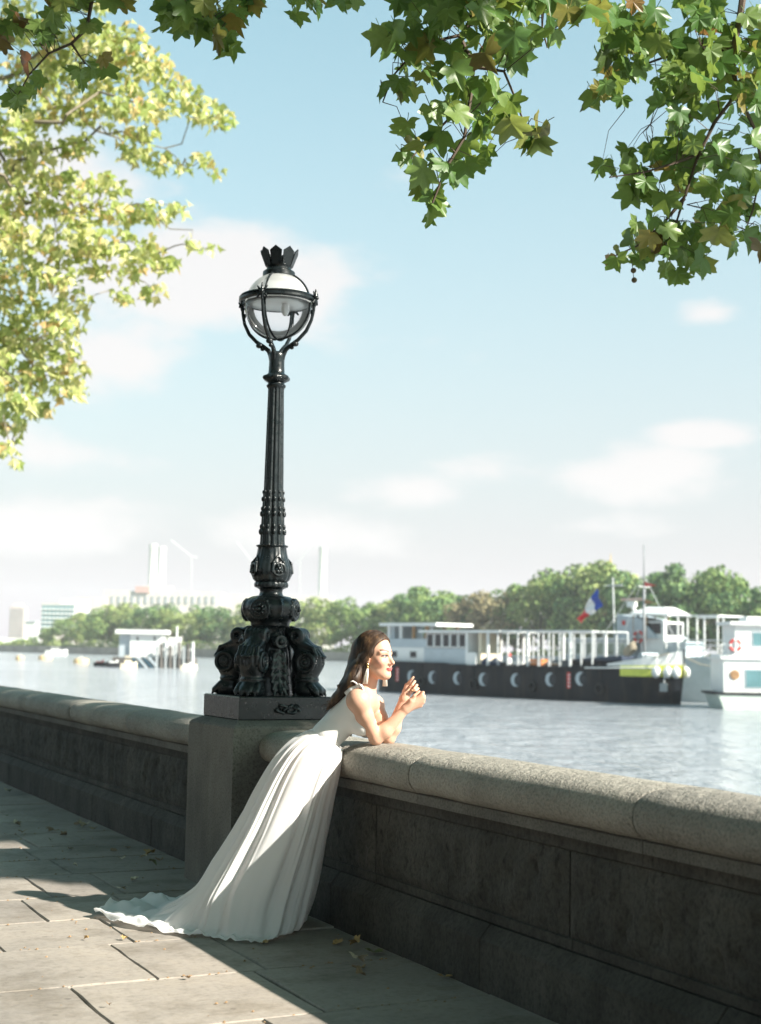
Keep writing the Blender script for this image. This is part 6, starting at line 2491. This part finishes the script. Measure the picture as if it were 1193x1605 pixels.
# ================================================================== fallen leaves on the pavement
M_FALL = []
for nm, c in (('dry_brown_leaf', (.26, .17, .09)), ('dry_yellow_leaf', (.38, .25, .10)), ('pale_dry_leaf', (.55, .47, .33)), ('dull_green_leaf', (.16, .17, .07))):
    M_FALL.append((nm, plain(nm, c, .75, var=.3, vscale=14)))
gl = random.Random(31)
words = {'dry_brown_leaf': 'dry brown', 'dry_yellow_leaf': 'dry yellow', 'pale_dry_leaf': 'pale curled', 'dull_green_leaf': 'dull green'}
fall = [(524, 1479, .10, 1, 'below the gown hem at right, upper left of its group'), (560, 1483, .09, 1, 'by the plinth right of the gown'), (586, 1493, .13, 3, 'flat on the slab nearest the plinth'), (558, 1513, .12, 2, 'in the pair below the gown'),
        (563, 1520, .09, 0, 'under the pale curled one'), (561, 1534, .08, 0, 'lowest of the group right of the gown'), (697, 1532, .09, 1, 'at the foot of the parapet at right'), (412, 1479, .07, 1, 'tucked under the gown hem'),
        (238, 1345, .12, 1, 'largest one beside the lamp pier'), (228, 1347, .08, 2, 'left of the large yellow one by the pier'), (250, 1350, .08, 0, 'right of the large yellow one by the pier'), (236, 1357, .10, 3, 'below the large yellow one by the pier'),
        (190, 1347, .10, 2, 'left of the pier in shade, middle of the slab'), (175, 1334, .09, 0, 'left of the pier in shade, upper one'), (201, 1330, .07, 2, 'against the left parapet foot'), (110, 1331, .07, 2, 'on the shaded slab far left of the pier'),
        (103, 1309, .10, 0, 'right of the heap on the shaded slabs'), (85, 1303, .14, 0, 'largest one on the shaded slabs at left'), (128, 1296, .13, 2, 'clump against the left parapet foot'), (145, 1302, .08, 1, 'end of the clump against the left parapet'),
        (24, 1294, .10, 2, 'near the left edge of the picture'), (36, 1307, .09, 0, 'on the joint near the left edge'), (10, 1243, .12, 2, 'farthest one at the left edge'), (207, 1380, .09, 2, 'above the gown train in shade'), (188, 1396, .09, 2, 'just above the gown train'),
        (116, 1359, .05, 2, 'small one above the train'), (80, 1318, .05, 3, 'small green one at left'), (130, 1317, .04, 3, 'tiny green one at left'), (10, 1279, .05, 3, 'tiny one at the left edge'), (118, 1293, .09, 0, 'left part of the clump by the left parapet'),
        (170, 1578, .035, 0, 'tiny one on the sunlit slab at bottom left'), (296, 1534, .045, 0, 'tiny one on the joint of the sunlit slabs'), (137, 1473, .04, 1, 'scrap left of the gown train'), (194, 1473, .05, 1, 'scrap below the gown train')]
for (x, y, s, k, where) in fall:
    q = on_z(x, y, .004)
    nm, mt = M_FALL[k]
    b = MB()
    v, f = leaf_geo(gl.uniform(.3, .8), gl.uniform(-.5, .7), gl, .1)
    b.add(v, f)
    me = b.mesh('fallen_leaf', True, fix=False)
    me.materials.append(mt)
    o = link_mesh('fallen_leaf', me)
    zmin = min(p[2] for p in v) * s
    o.location = (q[0], q[1], .006 - zmin)
    o.rotation_euler = (gl.uniform(-.15, .15), gl.uniform(-.2, .2), gl.uniform(0, 6.28))
    o.scale = (s, s, s * gl.uniform(.7, 1.2))
    tag(o, '%s fallen leaf %s' % (words[nm], where), 'leaf', 'fallen leaves on the pavement')
# grit and leaf crumbs in the joints
b = MB()
for _ in range(420):
    x, y = gl.uniform(.6, 3.25), gl.uniform(4.9, 12)
    if gl.random() < .6:
        y = min(courses, key=lambda c: abs(c - y)) + gl.gauss(0, .012)
    r = gl.uniform(.003, .011)
    b.add([(x - r, y, .001), (x, y - r * .6, .001), (x + r, y + r * .3, .001), (x, y + r * .7, .001), (x, y, .001 + r * .8)], [(0, 1, 4), (1, 2, 4), (2, 3, 4), (3, 0, 4)])
tag(b.build('leaf_crumbs', M_FALL[0][1]), 'scattered leaf crumbs and grit along the paving joints', 'grit', kind='stuff')

# ================================================================== air
m = bpy.data.materials.new('river_haze')
m.use_nodes = True
nt = m.node_tree
nt.nodes.clear()
pv = nd(nt, 'ShaderNodeVolumePrincipled')
pv.inputs['Color'].default_value = (.97, .98, 1.0, 1)
pv.inputs['Density'].default_value = HAZE
pv.inputs['Anisotropy'].default_value = 0.0
mo = nd(nt, 'ShaderNodeOutputMaterial')
nt.links.new(pv.outputs[0], mo.inputs['Volume'])
b = MB()
b.box((1500, 1000, 65), (4600, 4900, 140))
tag(b.build('haze', m), kind='stuff')
